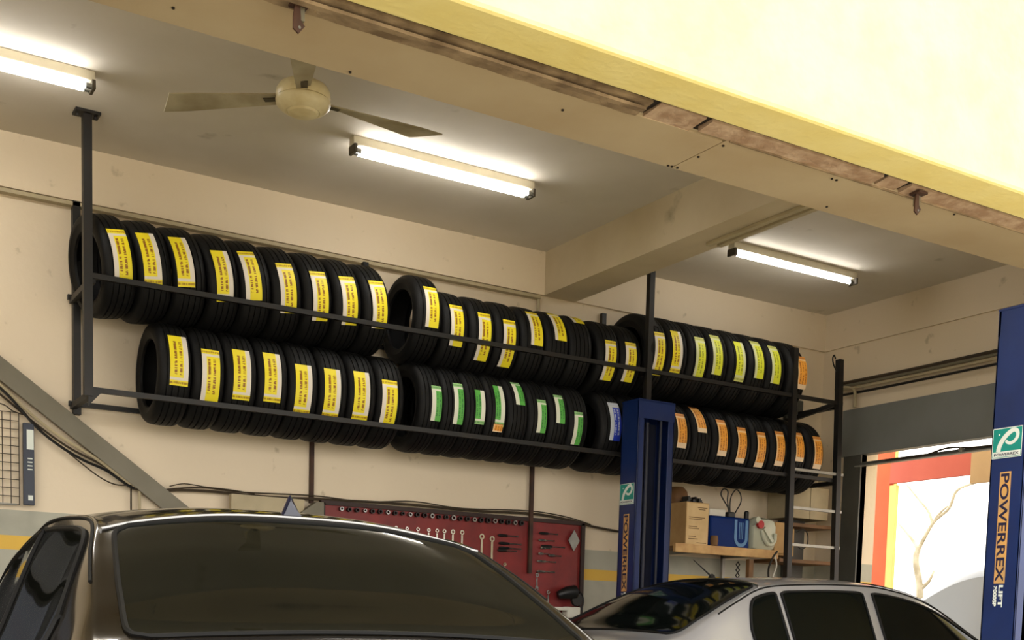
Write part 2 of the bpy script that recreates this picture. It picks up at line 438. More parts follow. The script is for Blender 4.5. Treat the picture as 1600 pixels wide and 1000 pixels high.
ordn = ['first', 'second', 'third', 'fourth', 'fifth', 'sixth', 'seventh', 'eighth', 'ninth', 'tenth', 'eleventh']
YC = 7.695
def tyre(x, rad, railz, half, lab, phi, label, group, yaw=0, lean=0):
    zc = railz + math.sqrt((rad+.017)**2-half*half)
    o = bpy.data.objects.new('tyre', get_tyre(rad)); COL.objects.link(o); o.location = (x, YC, zc)
    o.rotation_euler = (0, R(lean), R(yaw))
    tag(o, label, 'tyre', group)
    if lab:
        mk, wd, arc, dx = lab
        l = bpy.data.objects.new('paper_label', label_mesh(rad, wd, arc, mk)); COL.objects.link(l); l.parent = o
        l.location = (dx, 0, 0); l.rotation_euler = (R(-phi), 0, 0)
        nm = {'y': 'yellow', 'g': 'green', 'o': 'orange', 'l': 'lime yellow', 'b': 'blue'}[mk[0]]
        l['label'] = '%s and white paper size label' % nm
    return o
UZ, UH, LZ, LH = 3.137, .285, 2.488, .265
def yl(s): return ('y'+s, .112, .315, 0)
def sm(s): return ('y'+s, .10, .30, 0)
G1 = [(1.718, 2, 'L'), (1.896, 6, 'R'), (2.096, 10, 'R'), (2.339, 0, 'R'), (2.527, 8, 'L'), (2.765, -1, 'L'), (2.986, -4, 'L'), (3.191, -3, 'L'), (3.406, -1, 'L')]
gx = [1.715, 1.928, 2.140, 2.352, 2.560, 2.770, 2.980, 3.190, 3.398]
for i, ((lx, ph, s), x) in enumerate(zip(G1, gx)):
    mk, wd, ar, _ = yl(s)
    tyre(x, .30, UZ, UH, (mk, wd, ar, max(-.045, min(.045, lx-x))), ph, '%s tyre from the left post on the upper tier, yellow paper label' % ordn[i].capitalize(), 'yellow labelled tyres in the upper left row', yaw=(9, 8, 8, 8, 7, 6, 6, 6, 6)[i], lean=(-9, -9, -8.5, -9, -9, -8, -7, -7, -7)[i])
# upper middle row
G2 = [(3.815, 3.832, .30, 9, 'L', .29), (4.035, 4.038, .28, 2, 'L', .29), (4.248, 4.259, .28, -8, 'L', .34), (4.457, 4.462, .28, -12, 'L', .34), (4.670, 4.691, .28, 21, 'L', .28), (4.880, 4.899, .28, 33, 'L', .27),
      (5.092, 5.110, .28, 72, 'L', .27), (5.345, 5.351, .28, -11, 'L', .30), (5.553, 5.541, .28, -8, 'L', .30)]
for i, (x, lx, rr, ph, s, ar) in enumerate(G2):
    tyre(x, rr, UZ, UH, ('y'+s, .10, ar, lx-x), ph, '%s tyre of the middle cluster, upper tier, yellow label%s' % (ordn[i].capitalize(), ' near its crown' if i == 6 else ''), 'yellow labelled tyres in the upper middle row')
# upper right row
G3 = [(5.775, 5.789, -6, 'L'), (5.975, 5.961, 2, 'R'), (6.185, 6.194, -1, 'L'), (6.390, 6.37, 9, 'L'), (6.600, 6.613, 5, 'R'), (6.806, 6.812, 14, 'L'), (7.010, 6.999, 11, 'L')]
for i, (x, lx, ph, s) in enumerate(G3):
    tyre(x, .315, UZ, UH, (('y' if i < 2 else 'l')+s, .098, .33, lx-x), ph, '%s tyre right of the middle hanger post, upper tier, %s label' % (ordn[i].capitalize(), 'yellow' if i < 2 else 'lime'), 'lime labelled tyres in the upper right row')
tyre(7.255, .315, UZ, UH, ('oL', .10, .28, .04), 5, 'last tyre at the right end of the upper tier, orange label', 'orange labelled tyre on the upper tier')
# lower left row
G4 = [(2.102, 9, 'R'), (2.299, -4, 'L'), (2.498, 2, 'R'), (2.699, 4, 'R'), (2.907, -6, 'R'), (3.106, -6, 'R'), (3.315, -4, 'R'), (3.518, -10, 'L')]
gx = [2.085, 2.292, 2.499, 2.706, 2.913, 3.120, 3.327, 3.534]
for i, ((lx, ph, s), x) in enumerate(zip(G4, gx)):
    tyre(x, .31, LZ, LH, ('y'+s, .112, .32, lx-x), ph, '%s tyre from the left on the lower tier, yellow paper label' % ordn[i].capitalize(), 'yellow labelled tyres in the lower left row')
# lower middle row, green labels
G5 = [(3.88, -1, 'L', .24), (4.055, 3, 'L', .29), (4.225, 2, 'R', .24), (4.384, 8, 'R', .30), (4.555, 30, 'L', .20), (4.739, 1, 'L', .24), (4.896, 15, 'L', .22), (5.054, -9, 'L', .24)]
gx = [3.835, 4.011, 4.187, 4.363, 4.539, 4.715, 4.891, 5.067]
for i, ((lx, ph, s, ar), x) in enumerate(zip(G5, gx)):
    o = tyre(x, .31, LZ, LH, ('g'+s, .088, ar, max(-.04, min(.045, lx-x))), ph, '%s tyre of the green-labelled cluster in the middle of the lower tier' % ordn[i].capitalize(), 'green labelled tyres in the lower middle row')
    o.scale = (.86, 1, 1)
    if i == 3:
        me = label_mesh(.31, .088, .055, 'oL'); l = bpy.data.objects.new('price_tag', me); COL.objects.link(l); l.parent = o; l.rotation_euler = (R(22), 0, 0); l.location = (.015, 0, 0)
        l['label'] = 'small pinkish paper tag'
tyre(5.375, .31, LZ, LH, ('bL', .10, .30, .022), 9, 'tyre with a blue and white label, left of the far lift post', 'tyres beside the lift post')
for i, x in enumerate((5.60, 5.83)):
    tyre(x, .31, LZ, LH, None, 0, 'unlabelled tyre on the lower tier mostly hidden by the far lift post', 'tyres behind the lift post')
G6 = [(6.042, 9, .28), (6.246, 33, .26), (6.463, 7, .30), (6.668, -1, .29), (6.879, -4, .29), (7.091, 2, .29), (7.311, 9, .25), (7.527, 4, .28)]
gx = [6.05, 6.258, 6.466, 6.674, 6.882, 7.090, 7.300, 7.510]
for i, ((lx, ph, ar), x) in enumerate(zip(G6, gx)):
    tyre(x, .31, LZ, LH, ('oL', .092, ar, lx-x), ph, '%s tyre right of the far lift post, lower tier, orange label' % ordn[i].capitalize(), 'orange labelled tyres in the lower right row')

# ------------------------------------------------------------------ tyre rack
rk = empty('tyre_rack', (0, 0, 0), label='long black steel two-tier tyre rack along the back wall, hung from the ceiling', cat='rack')
P = .046
fy = 7.41
MB().box(1.545, 1.595, fy-.025, fy+.025, 2.445, 4.04).build('hanger_post', M_rack, rk)
MB().box(1.50, 1.64, fy-.05, fy+.05, 4.035, 4.05).lathe([(.001, 0), (.012, 0), (.012, .012), (.001, .012)], (1.52, fy, 4.02), n=8).lathe([(.001, 0), (.012, 0), (.012, .012), (.001, .012)], (1.62, fy, 4.02), n=8).build('ceiling_plate', M_rack, rk)
MB().box(5.675, 5.722, fy-.025, fy+.02, 2.44, 4.04).build('hanger_post', M_rack, rk)
MB().box(5.63, 5.77, fy-.05, fy+.05, 4.035, 4.05).build('ceiling_plate', M_rack, rk)
MB().bar((7.275, fy-.005, 0), (7.215, fy-.005, 3.52), .05).build('hanger_post', M_rack, rk)
MB().bar((7.86, fy-.005, 0), (7.745, fy-.005, 3.50), .05).tube(catmull([(7.72, fy, 3.40), (7.68, fy, 3.45), (7.665, fy, 3.50), (7.68, fy, 3.53), (7.70, fy, 3.50)], 4), .006).build('ladder_rail', M_rack, rk)
for z in (.36, .67, .98, 1.29, 1.60, 1.912, 2.22, 2.537):
    MB().bar((7.26, fy-.01, z), (7.84, fy-.01, z), .025, .022).build('ladder_rung', M_galv, rk)
# rails
MB().bar((1.57, fy, UZ), (7.80, fy, UZ), .03).build('front_rail', M_rack, rk)
MB().bar((1.57, 7.98, UZ), (7.80, 7.98, UZ), .03).build('rear_rail', M_rack, rk)
MB().bar((1.57, 7.43, LZ), (7.80, 7.43, LZ), .03).build('front_rail', M_rack, rk)
MB().bar((1.57, 7.96, LZ-.006), (7.80, 7.96, LZ-.006), .03).build('rear_rail', M_rack, rk)
MB().box(1.60, 1.645, 7.955, 8.01, 2.42, 3.72).build('wall_post', M_rack, rk)
MB().box(5.66, 5.70, 7.975, 8.01, 2.42, 3.68).build('wall_post', M_rack, rk)
MB().box(3.196, 3.224, 7.982, 8.01, 1.99, 3.60).build('wall_post', M_rust, rk)
MB().box(5.005, 5.035, 7.940, 7.965, 1.58, 2.52).build('wall_post', M_rust, rk)
MB().box(7.70, 7.74, 7.97, 8.01, 1.9, 3.25).build('wall_post', M_hdrd, rk)
for x in (1.60, 7.79):
    for z in (UZ-.02, LZ-.02):
        MB().bar((x, fy, z), (x, 7.99, z), .035).build('side_arm', M_rack, rk)
MB().bar((5.69, fy, UZ-.02), (5.69, 7.99, UZ-.02), .03).build('side_arm', M_rack, rk)
MB().bar((7.76, fy, 3.14), (7.62, 7.98, 3.02), .035).build('diagonal_brace', M_rack, rk)
MB().prism([(1.57, LZ-.10), (1.57, LZ+.0), (1.66, LZ)], fy-.012, fy+.012, 'y').build('gusset', M_rack, rk)
MB().prism([(5.685, UZ+.34), (5.685, UZ+.44), (5.78, UZ+.34)], fy-.01, fy+.01, 'y').build('gusset', M_rack, rk)

tb = MB().box(3.452, 3.49, 7.70, 7.74, 3.567, 3.62).build('rubber_block', M_rubber); tag(tb, 'small black block on the crown of the last tyre of the upper left row', 'block')

# ------------------------------------------------------------------ fluorescent lamps
def lamp(x0, x1, y, twin, label, tubes=1):
    e = empty('fluorescent_lamp', ((x0+x1)/2, y, ZC), label=label, cat='lamp', group='ceiling strip lamps')
    cx = (x0+x1)/2; L = (x1-x0)/2
    MB().box(-L, L, -.032, .038, -.055, 0, .006).build('lamp_housing', M_fit, e)
    for s in (-1, 1):
        MB().box(min(s*L, s*(L-.02)), max(s*L, s*(L-.02)), -.045, .045, -.10, -.05, .004).build('lamp_socket', M_cap, e)
    ys = (-.024, .024) if tubes == 2 else (0,)
    for yy in ys:
        MB().tube([(-L+.045, yy, -.082), (L-.045, yy, -.082)], .014, 12).build('fluorescent_tube', M_tube, e, smooth=True)
        for q in (-1, 1):
            MB().tube([(q*(L-.012), yy, -.082), (q*(L-.05), yy, -.082)], .0145, 12).build('tube_cap', M_steel, e, smooth=True)
    return e
lamp(.20, 1.495, 6.87, 1, 'double tube fluorescent lamp at the far left, cut by the photo edge', 2)
lamp(2.97, 4.25, 6.825, 1, 'double tube fluorescent lamp right of the ceiling fan', 2)
lamp(6.08, 7.38, 6.945, 1, 'single tube fluorescent lamp right of the cross beam', 1)

# ------------------------------------------------------------------ ceiling fan
fe = empty('ceiling_fan', (2.262, 5.80, ZC), label='cream three blade ceiling fan with dusty blades, left of the middle lamp', cat='fan')
MB().lathe([(.002, 0), (.06, 0), (.062, -.03), (.045, -.075), (.018, -.09), (.016, -.25), (.002, -.25)], n=32).build('canopy', M_fan, fe, smooth=True)
MB().lathe([(.002, -.235), (.05, -.235), (.085, -.245), (.118, -.262), (.132, -.285), (.135, -.31), (.130, -.325), (.136, -.332), (.132, -.352), (.110, -.372), (.085, -.384), (.078, -.382), (.07, -.392), (.035, -.398), (.002, -.40)], n=48).build('motor_housing', M_fan, fe, smooth=True)
for k, a in enumerate((141, 4, -111)):
    b = MB(); n = 14; L0, L1 = .13, .76
    top = []; bot = []
    for i in range(n+1):
        t = i/n; r = L0+(L1-L0)*t
        wdt = .034+.050*min(1, t*1.25)
        sk = -.10*max(0, (t-.80)/.20)
        pit = .010*(1-t*.4)
        top.append([(r, -wdt, -pit), (r+sk, wdt, pit)])
    vt = [[b.bm.verts.new((x, y, z-.315+.003)) for x, y, z in row] for row in top]
    vb = [[b.bm.verts.new((x, y, z-.315-.003)) for x, y, z in row] for row in top]
    for i in range(n):
        b.bm.faces.new([vt[i][0], vt[i+1][0], vt[i+1][1], vt[i][1]]); b.bm.faces.new([vb[i][0], vb[i][1], vb[i+1][1], vb[i+1][0]])
        b.bm.faces.new([vt[i][0], vb[i][0], vb[i+1][0], vt[i+1][0]]); b.bm.faces.new([vt[i][1], vt[i+1][1], vb[i+1][1], vb[i][1]])
    b.bm.faces.new([vt[0][0], vt[0][1], vb[0][1], vb[0][0]]); b.bm.faces.new([vt[n][0], vb[n][0], vb[n][1], vt[n][1]])
    o = b.build('fan_blade', M_fanb, fe); o.rotation_euler = (0, 0, R(a))
    o2 = MB().box(.10, .2, -.02, .02, -.322, -.316).build('blade_iron', M_cap, o)

# ------------------------------------------------------------------ brackets under the front beam
for x, y, lab in ((1.552, 4.02, 'small brown metal bracket under the front beam, upper left of the fan'), (4.63, 3.98, 'small brown metal bracket under the front beam at the right, above the blue post')):
    e = empty('bracket', (x, y, 3.245), label=lab, cat='bracket', group='brackets under the front beam')
    MB().box(-.03, .03, -.03, .03, -.006, .004).build('mounting_plate', M_rust, e)
    MB().prism([(-.018, -.004), (-.024, -.045), (-.024, -.085), (-.004, -.098), (.018, -.070), (.004, -.055), (.0, -.004)], -.004, .004, 'y').build('hook_plate', M_rust, e)
    MB().box(.0, .02, .004, .03, -.05, -.005).build('bracket_web', M_brace, e)
    MB().lathe([(.001, -.006), (.005, -.006), (.005, -.004), (.001, -.004)], (-.002, 0, -.078), 'y', 8).build('bolt', M_steel, e)

# ceiling trunking right of the cross beam
t1 = MB().box(5.345, 5.385, 4.42, 6.25, ZB-.022, ZB, .003).box(5.275, 5.315, 4.42, 6.28, ZB-.022, ZB, .003).build('cable_trunking', M_pipe); tag(t1, 'pair of cable ducts running along the underside of the cross beam', 'cable duct')

# ------------------------------------------------------------------ back wall: brace, cables, pipes
b = MB(); a, c = Vector((.30, 7.96, 3.265)), Vector((2.40, 7.96, 1.765))
d = (c-a).normalized()
b.bar(a, c, .04, .118, upv=(0, 0, 1)); tag(b.build('diagonal_brace', M_brace), 'wide grey steel strip running diagonally down the back wall at the left', 'brace')
def cable(pts, r, m, label, n=6, nm='cable', cat='cable', grp=None):
    o = MB().tube(catmull(pts, n), r, 6).build(nm, m, smooth=True); tag(o, label, cat, grp); return o
cable([(.9, 7.955, 2.73), (1.169, 7.955, 2.544), (1.332, 7.955, 2.40), (1.5, 7.955, 2.28), (1.732, 7.955, 2.155), (1.891, 7.955, 2.05), (1.98, 7.955, 1.992)], .010, M_pipe, 'thin cream pipe following the underside of the diagonal grey strip')
cable([(.9, 7.94, 2.72), (1.168, 7.94, 2.522), (1.277, 7.94, 2.415), (1.387, 7.94, 2.300), (1.519, 7.94, 2.205), (1.654, 7.94, 2.135), (1.791, 7.94, 2.085), (1.923, 7.94, 2.005), (1.97, 7.94, 1.985)], .009, M_cableb, 'black cable sagging under the diagonal grey strip')
cable([(1.0, 7.965, 2.62), (1.222, 7.965, 2.45), (1.387, 7.965, 2.325), (1.577, 7.965, 2.205), (1.771, 7.965, 2.12), (1.931, 7.965, 2.02), (1.98, 7.965, 1.985)], .007, M_cable, 'brown cable between the cream pipe and the sagging black cable')
cable([(1.50, 7.95, 2.225), (1.634, 7.95, 2.123), (1.751, 7.95, 2.042), (1.851, 7.95, 2.002), (1.952, 7.95, 2.005), (2.0, 7.95, 1.99)], .0045, M_cable, 'thin brown cable hanging lowest below the diagonal strip')
cable([(1.0, 7.95, 2.45), (1.176, 7.95, 2.43), (1.24, 7.95, 2.395), (1.32, 7.95, 2.375)], .004, M_cable, 'short wire above the wire grid panel')
cable([(1.96, 7.96, 1.99), (2.1, 7.96, 1.975), (2.25, 7.96, 2.0), (2.5, 7.965, 2.01), (2.9, 7.965, 2.005), (3.3, 7.965, 2.02), (3.9, 7.965, 2.035), (4.5, 7.965, 2.03), (5.05, 7.965, 2.045), (5.4, 7.965, 2.02), (5.62, 7.965, 1.985), (5.9, 7.965, 1.96)], .010, M_cable, 'long brown cable line along the wall above the red tool board')
cable([(2.1, 7.96, 1.985), (2.4, 7.965, 2.03), (2.7, 7.965, 2.022), (3.2, 7.965, 2.04), (3.6, 7.965, 2.028), (4.0, 7.965, 2.06), (4.4, 7.965, 2.04), (5.0, 7.965, 2.065), (5.35, 7.965, 2.045), (5.6, 7.965, 2.0)], .005, M_cable, 'thinner brown wire looping above the long cable line')
cable([(2.2, 7.955, 2.02), (2.30, 7.955, 2.045), (2.45, 7.955, 2.035), (2.62, 7.955, 2.03), (2.78, 7.955, 2.015)], .004, M_cable, 'short wire loop beside the lower end of the diagonal strip')
cable([(1.955, 7.97, 2.0), (1.955, 7.97, 1.6)], .006, M_cable, 'left of two thin vertical pipes on the wall behind the dark car roof', nm='pipe', cat='pipe')
cable([(2.01, 7.97, 2.0), (2.01, 7.97, 1.6)], .010, M_pipe, 'right, thicker of two thin vertical pipes on the wall behind the dark car roof', nm='pipe', cat='pipe')
cable([(5.055, 7.985, 3.69), (5.055, 7.985, 3.3)], .012, M_pipe, 'cream pipe on the wall below the end of the cross beam', nm='pipe', cat='pipe')
# grid panel and hanging navy carton
g = empty('wire_grid_panel', (.8, 7.965, 1.83), label='wire grid display panel on the wall at the far left', cat='grid panel')
b = MB()
for i in range(13): b.tube([(-.1+i*.048, 0, 0), (-.1+i*.048, 0, .56)], .003, 5)
for i in range(12): b.tube([(-.1, .006, i*.051), (.476, .006, i*.051)], .0025, 5)
b.build('wire_mesh', M_cable, g)
MB().tube([(-.1, 0, 0), (.46, 0, 0)], .007, 6).build('bottom_wire', M_galv, g)
c = empty('wiper_blade_carton', (1.328, 7.95, 1.83), label='tall narrow navy carton with a white sticker hanging beside the wire grid', cat='box')
MB().box(-.032, .032, -.015, .015, 0, .50, .003).build('carton', M_navy, c)
MB().box(-.012, .028, -.0165, -.0148, .34, .46).build('white_sticker', M_stickw, c)
for i in range(4): MB().box(-.008, .02, -.0165, -.015, .215+i*.022, .222+i*.022).build('printed_line', M_stickw, c)
MB().box(-.006, .022, -.0165, -.015, .03, .06).build('printed_mark', M_stickw, c)

# dark stand added out of frame, for its reflection in the dark car's side windows
ds = empty('reflection_stand', (.1, 7.65, 0), label='dark metal display stand with pale cartons, added out of view left of the wire grid', cat='stand')
for x in (-.75, .70):
    for y in (-.15, .3): MB().box(x-.02, x+.02, y-.02, y+.02, 0, 2.25).build('upright', M_rack, ds)
for z in (.35, .8, 1.25, 1.7, 2.2): MB().box(-.77, .72, -.17, .32, z, z+.03).build('stand_shelf', M_rack, ds)
MB().box(-.75, .70, .30, .315, .35, 2.2).build('back_panel', M_rack, ds)
for k, (x, z, h, mm) in enumerate(((-.6, .83, .3, M_white), (-.2, .83, .34, M_navy), (.25, .83, .3, M_card), (-.55, 1.28, .3, M_navy), (-.1, 1.28, .28, M_white), (.3, 1.28, .33, M_navy), (-.5, 1.73, .33, M_blackp), (.0, 1.73, .3, M_navy), (.35, 1.73, .35, M_blackp))):
    o = MB().box(x-.14, x+.14, 7.53, 7.85, z, z+h, .003).build('carton', mm); o.location = (.1, 0, .002)
    tag(o, '%s carton on the added display stand, shelf at %s height, %s on its shelf' % ({'white_plastic': 'white', 'navy_carton': 'navy', 'cardboard': 'brown', 'black_plastic': 'black'}[mm.name], {.83: 'knee', 1.28: 'waist', 1.73: 'head'}[z], ('left', 'middle', 'right')[k % 3]), 'box', 'cartons on the added display stand')
# tool board
tb = empty('tool_board', (4.4, 7.985, 1.2), label='long red tool board with dark frame on the back wall behind the cars', cat='tool board')
MB().box(-1.10, 1.115, -.012, .02, 0, .79).build('board', M_red, tb)
MB().box(-1.13, 1.14, -.03, .02, .785, .815).box(1.11, 1.145, -.03, .02, 0, .80).box(-1.13, -1.10, -.03, .02, 0, .80).build('board_frame', M_redd, tb)
# ring spanners hung in a row
def spanner(x, z, L, wd, lab, grp, rot=0, m=M_chrome):
    e = empty('spanner', (x, 7.966, z), label=lab, cat='spanner', group=grp)
    e.rotation_euler = (0, R(rot), 0)
    MB().bar((0, 0, -.02), (0, 0, -L+.02), wd*.55, .006, upv=(0, 1, 0)).build('shank', m, e)
    MB().lathe([(wd*.35, -.004), (wd*.7, -.004), (wd*.7, .004), (wd*.35, .004)], (0, 0, 0), 'y', 16, close=True).build('ring_end', m, e)
    pr = [(-wd*.6, -.0), (-wd*.75, -.028), (-wd*.3, -.03), (-wd*.3, -.015), (wd*.3, -.015), (wd*.3, -.03), (wd*.75, -.028), (wd*.6, 0), (0, .01)]
    MB().prism([(a, bb-L+.01) for a, bb in pr], -.004, .004, 'y').build('open_end', m, e)
sp = [(3.70, .10, .016), (3.78, .10, .016), (3.86, .11, .018), (3.95, .12, .018), (4.04, .12, .02), (4.13, .13, .02), (4.20, .14, .021), (4.262, .14, .022), (4.335, .16, .026), (4.415, .15, .026), (4.588, .20, .032), (4.68, .21, .032)]
for i, (x, L, wd) in enumerate(sp):
    spanner(x, 1.86-.02*(i > 9)-.012*(i == 11), L, wd, '%s from the left in the hanging row of combination spanners on the red board' % (ordn+['twelfth'])[i].capitalize() if i < 12 else '', 'hanging combination spanners')
# sockets along the top edge
random.seed(5)
for i in range(26):
    x = 3.42+i*.0605; r = .013+.006*(i/26)+random.uniform(-.001, .003)
    o = MB().lathe([(r*.6, -.02), (r, -.02), (r, .012), (r*.6, .012)], (0, 0, 0), 'y', 14, close=True).build('socket', M_cableb if i % 3 else M_steel, smooth=True)
    o.location = (x, 7.958, 1.965-.003*random.random())
    tag(o, 'small wrench socket hung in the row along the top edge of the red board', 'socket', 'sockets in a row on the tool board')
hz = [(5.11, 1.90, .17, 'blackp'), (5.10, 1.845, .15, 'chrome'), (5.13, 1.80, .22, 'blackp'), (5.12, 1.785, .10, 'chrome'), (5.10, 1.74, .10, 'chrome'), (5.20, 1.73, .12, 'steel'), (5.09, 1.68, .18, 'chrome'), (5.09, 1.60, .17, 'chrome'), (4.73, 1.86, .18, 'blackp'), (4.74, 1.80, .2, 'blackp'), (4.74, 1.765, .2, 'blackp'), (4.73, 1.745, .17, 'blackp')]
hl = ['black handled screwdriver, topmost on the right part of the red board', 'bright pliers second from the top on the right part of the red board', 'long black screwdriver under the bright pliers on the red board', 'short bright bit holder on the red board, right of the post',
      'bright pliers with open jaws on the right part of the red board', 'steel side cutter right of the open pliers on the red board', 'bright long ratchet on the right part of the red board', 'lowest bright horizontal tool on the right part of the red board',
      'black screwdriver, topmost in the stack left of the brown post', 'black screwdriver second in the stack left of the brown post', 'black screwdriver third in the stack left of the brown post', 'lowest black screwdriver in the stack left of the brown post']
for (x, z, L, mk), lab in zip(hz, hl):
    m = {'blackp': M_blackp, 'chrome': M_chrome, 'steel': M_steel}[mk]
    e = empty('hand_tool', (x, 7.96, z), label=lab, cat='hand tool', group='hand tools lying on board hooks')
    MB().tube([(0, 0, 0), (L*.1, 0, .0), (L*.45, 0, .0)], [.006, .012, .010], 8).build('handle', m, e, smooth=True)
    MB().tube([(L*.45, 0, 0), (L*.95, 0, .0), (L, 0, 0)], [.005, .005, .008], 6).build('shaft', M_steel if mk == 'blackp' else m, e, smooth=True)
spanner(5.10, 1.57, .10, .022, 'short spanner hanging low beside the brown post on the red board', 'small hanging tools')
spanner(5.21, 1.44, .10, .022, 'short spanner hanging lowest on the right part of the red board', 'small hanging tools')
spanner(4.80, 1.64, .10, .02, 'small spanner hanging left of the brown post on the red board', 'small hanging tools')
t = MB().prism([(0, -.085), (.055, .0), (0, .085), (-.055, 0)], -.004, .003, 'y').build('hanging_tag', M_steel); t.location = (5.435, 7.955, 1.86); tag(t, 'pale diamond-shaped plate hanging at the right edge of the red board', 'plate')
e = empty('angle_grinder', (5.38, 7.93, 1.42), label='dark power tool hanging at the lower right corner of the red board', cat='power tool')
MB().tube([(-.10, 0, .0), (-.03, -.02, .02), (.05, -.02, .03)], [.03, .05, .055], 12).build('tool_body', M_blackp, e, smooth=True)
MB().lathe([(.002, -.01), (.05, -.01), (.055, .01), (.002, .012)], (.07, -.02, -.03), 'y', 20).build('grinding_disc', M_cableb, e)
MB().tube(catmull([(.06, 0, .04), (.12, 0, .03), (.15, 0, -.04), (.13, 0, -.12)], 5), .006, 6).build('power_cord', M_cableb, e)
wb = MB().box(5.20, 5.34, 7.87, 7.97, 1.30, 1.325).box(5.34, 5.47, 7.88, 7.96, 1.24, 1.33, .01).build('white_tray', M_white); tag(wb, 'white tray on the wall under the lower right corner of the red board', 'tray')
# white board and dark stand behind car roof
wb = MB().box(2.60, 3.12, 7.90, 7.95, 1.86, 2.0).build('leaning_board', M_pipe); tag(wb, 'flat cream board leaning on the wall left of the red tool board', 'panel')
wb = MB().prism([(3.02, 1.86), (3.20, 1.99), (3.25, 1.99), (3.25, 1.80), (3.05, 1.80)], 7.86, 7.94, 'y').build('dark_case', M_brace); tag(wb, 'dark slanted case end beside the red tool board, above the car antenna', 'case')
shf = MB().box(2.3, 3.3, 7.80, 8.0, 1.70, 1.80).build('shelf_board', M_woodd); tag(shf, 'wall shelf board behind the dark car roof, holding the white panel', 'shelf')

# ------------------------------------------------------------------ two lift posts
def lift(y_open, s, label):
    """column; s=-1 opening to -Y (far post), +1 opening to +Y (near post)"""
    e = empty('lift_post', (5.56, y_open, 0), label=label, cat='lift post', group='pair of blue two-post lift columns')
    W, D, H, T = .337, .203, 2.842, .012
    x0, x1 = -W/2, W/2
    ya, yb = (0, D) if s < 0 else (-D, 0)
    back = (yb-T, yb) if s < 0 else (ya, ya+T)
    lip = (ya, ya+T) if s < 0 else (yb-T, yb)
    b = MB()
    b.box(x0, x0+T, ya, yb, 0, H, .003); b.box(x1-T, x1, ya, yb, 0, H, .003); b.box(x0, x1, back[0], back[1], 0, H, .003)
    b.box(x0, x0+.055, lip[0], lip[1], 0, H, .003); b.box(x1-.055, x1, lip[0], lip[1], 0, H, .003)
    b.build('column', M_blue, e)
    MB().box(x0-.002, x1+.002, ya-.002, yb+.002, H-.004, H+.008).box(x0, x1, lip[0]-.002, lip[1], H-.13, H).build('top_plate', M_blue, e)
    MB().box(x0+.06, x1-.06, min(back)-(.05 if s < 0 else -.0), max(back)+(.05 if s > 0 else 0), 0, H-.14).build('inner_channel', M_bluedark, e)
    cy_ = lip[0]+.03 if s < 0 else lip[1]-.03
    MB().tube([(x1-.105, cy_, .1), (x1-.105, cy_, H-.03)], .011, 10).build('lifting_cable', M_bluedark, e)
    MB().tube([(x0+.12, cy_+.02*-s, .1), (x0+.12, cy_+.02*-s, H-.15)], .016, 10).build('hydraulic_ram', M_bluedark, e)
    MB().box(x0-.12, x1+.12, ya-.12, yb+.12, 0, .02).build('base_plate', M_blue, e)
    MB().box(x0+.05, x1-.05, lip[0]-.04 if s < 0 else lip[1]-.08, lip[0]+.08 if s < 0 else lip[1]+.04, .03, .50, .01).build('carriage', M_bluedark, e)
    for sg in (-1, 1):
        yy = lip[0]-.02 if s < 0 else lip[1]+.02
        MB().bar((sg*.10, yy, .09), (sg*.62, yy+s*.42, .09), .09, .06).build('lift_arm', M_bluedark, e)
    # stickers on the -X face
    fx = x0-.0012
    yn = ya+.024     # nearest edge (towards the camera)
    lg = MB().box(fx-.0006, fx+.001, yn, yn+.168, 2.092, 2.240).build('logo_sticker', M_teal, e); lg['label'] = 'teal square sticker with a white looped letter P'
    MB().box(fx-.0012, fx, yn+.003, yn+.165, 2.095, 2.122).build('logo_band', M_stickw, lg)
    bb = MB()
    for q, r_ in ((2.090, .0), (2.240, 0)): bb.box(fx-.001, fx, yn-.003, yn+.171, q-.002, q+.002)
    bb.box(fx-.001, fx, yn-.003, yn, 2.09, 2.24).box(fx-.001, fx, yn+.168, yn+.171, 2.09, 2.24).build('logo_border', M_stickw, lg)
    # looped P drawn as a ribbon: image-right is -Y
    yc = yn+.084
    def Q(r, z): return Vector((fx-.0012, yc-r, 2.092+z))
    pts = [(-.050, .030), (-.046, .052), (-.034, .078), (-.014, .103), (.012, .124), (.036, .134), (.055, .126), (.060, .105), (.050, .084), (.028, .070), (.005, .072), (-.008, .083)]
    pts = catmull([Q(*p) for p in pts], 5)
    rb = MB(); rows = []
    for i, p in enumerate(pts):
        dv = (pts[min(i+1, len(pts)-1)]-pts[max(0, i-1)]).normalized(); nrm = Vector((1, 0, 0)).cross(dv).normalized()
        wd = .013 if i < 12 else .013-.006*(i-12)/(len(pts)-12)
        rows.append((rb.bm.verts.new(p+nrm*wd), rb.bm.verts.new(p-nrm*wd)))
    for i in range(len(rows)-1): rb.bm.faces.new([rows[i][0], rows[i+1][0], rows[i+1][1], rows[i][1]])
    rb.build('logo_letter', M_stickw, lg)
    MB().box(fx-.0014, fx, yn+.128, yn+.136, 2.205, 2.213).build('logo_dot', M_stickw, lg)
    text_mesh('logo_text', 'POWERREX', .02, M_ink, lg, (fx-.0016, yn+.158, 2.100), (0, -1, 0), (0, 0, 1), fit=(.145, .014), extrude=.0003, bold=.0004)
    y0 = yn+.050
    st = MB().box(fx-.0006, fx+.001, y0, y0+.064, 1.445, 2.017).build('name_strip', M_tan, e); st['label'] = 'orange-tan vertical strip sticker'
    text_mesh('name_letters', 'POWERREX', .06, M_ink, st, (fx-.0012, y0+.058, 2.008), (0, 0, -1), (0, -1, 0), fit=(.555, .050), extrude=.0003, bold=.0012)
    text_mesh('lift_letters', 'LIFT', .03, M_stickw, e, (fx-.0012, y0+.032, 1.437), (0, 0, -1), (0, -1, 0), fit=(.115, .026), extrude=.0003, bold=.0012)
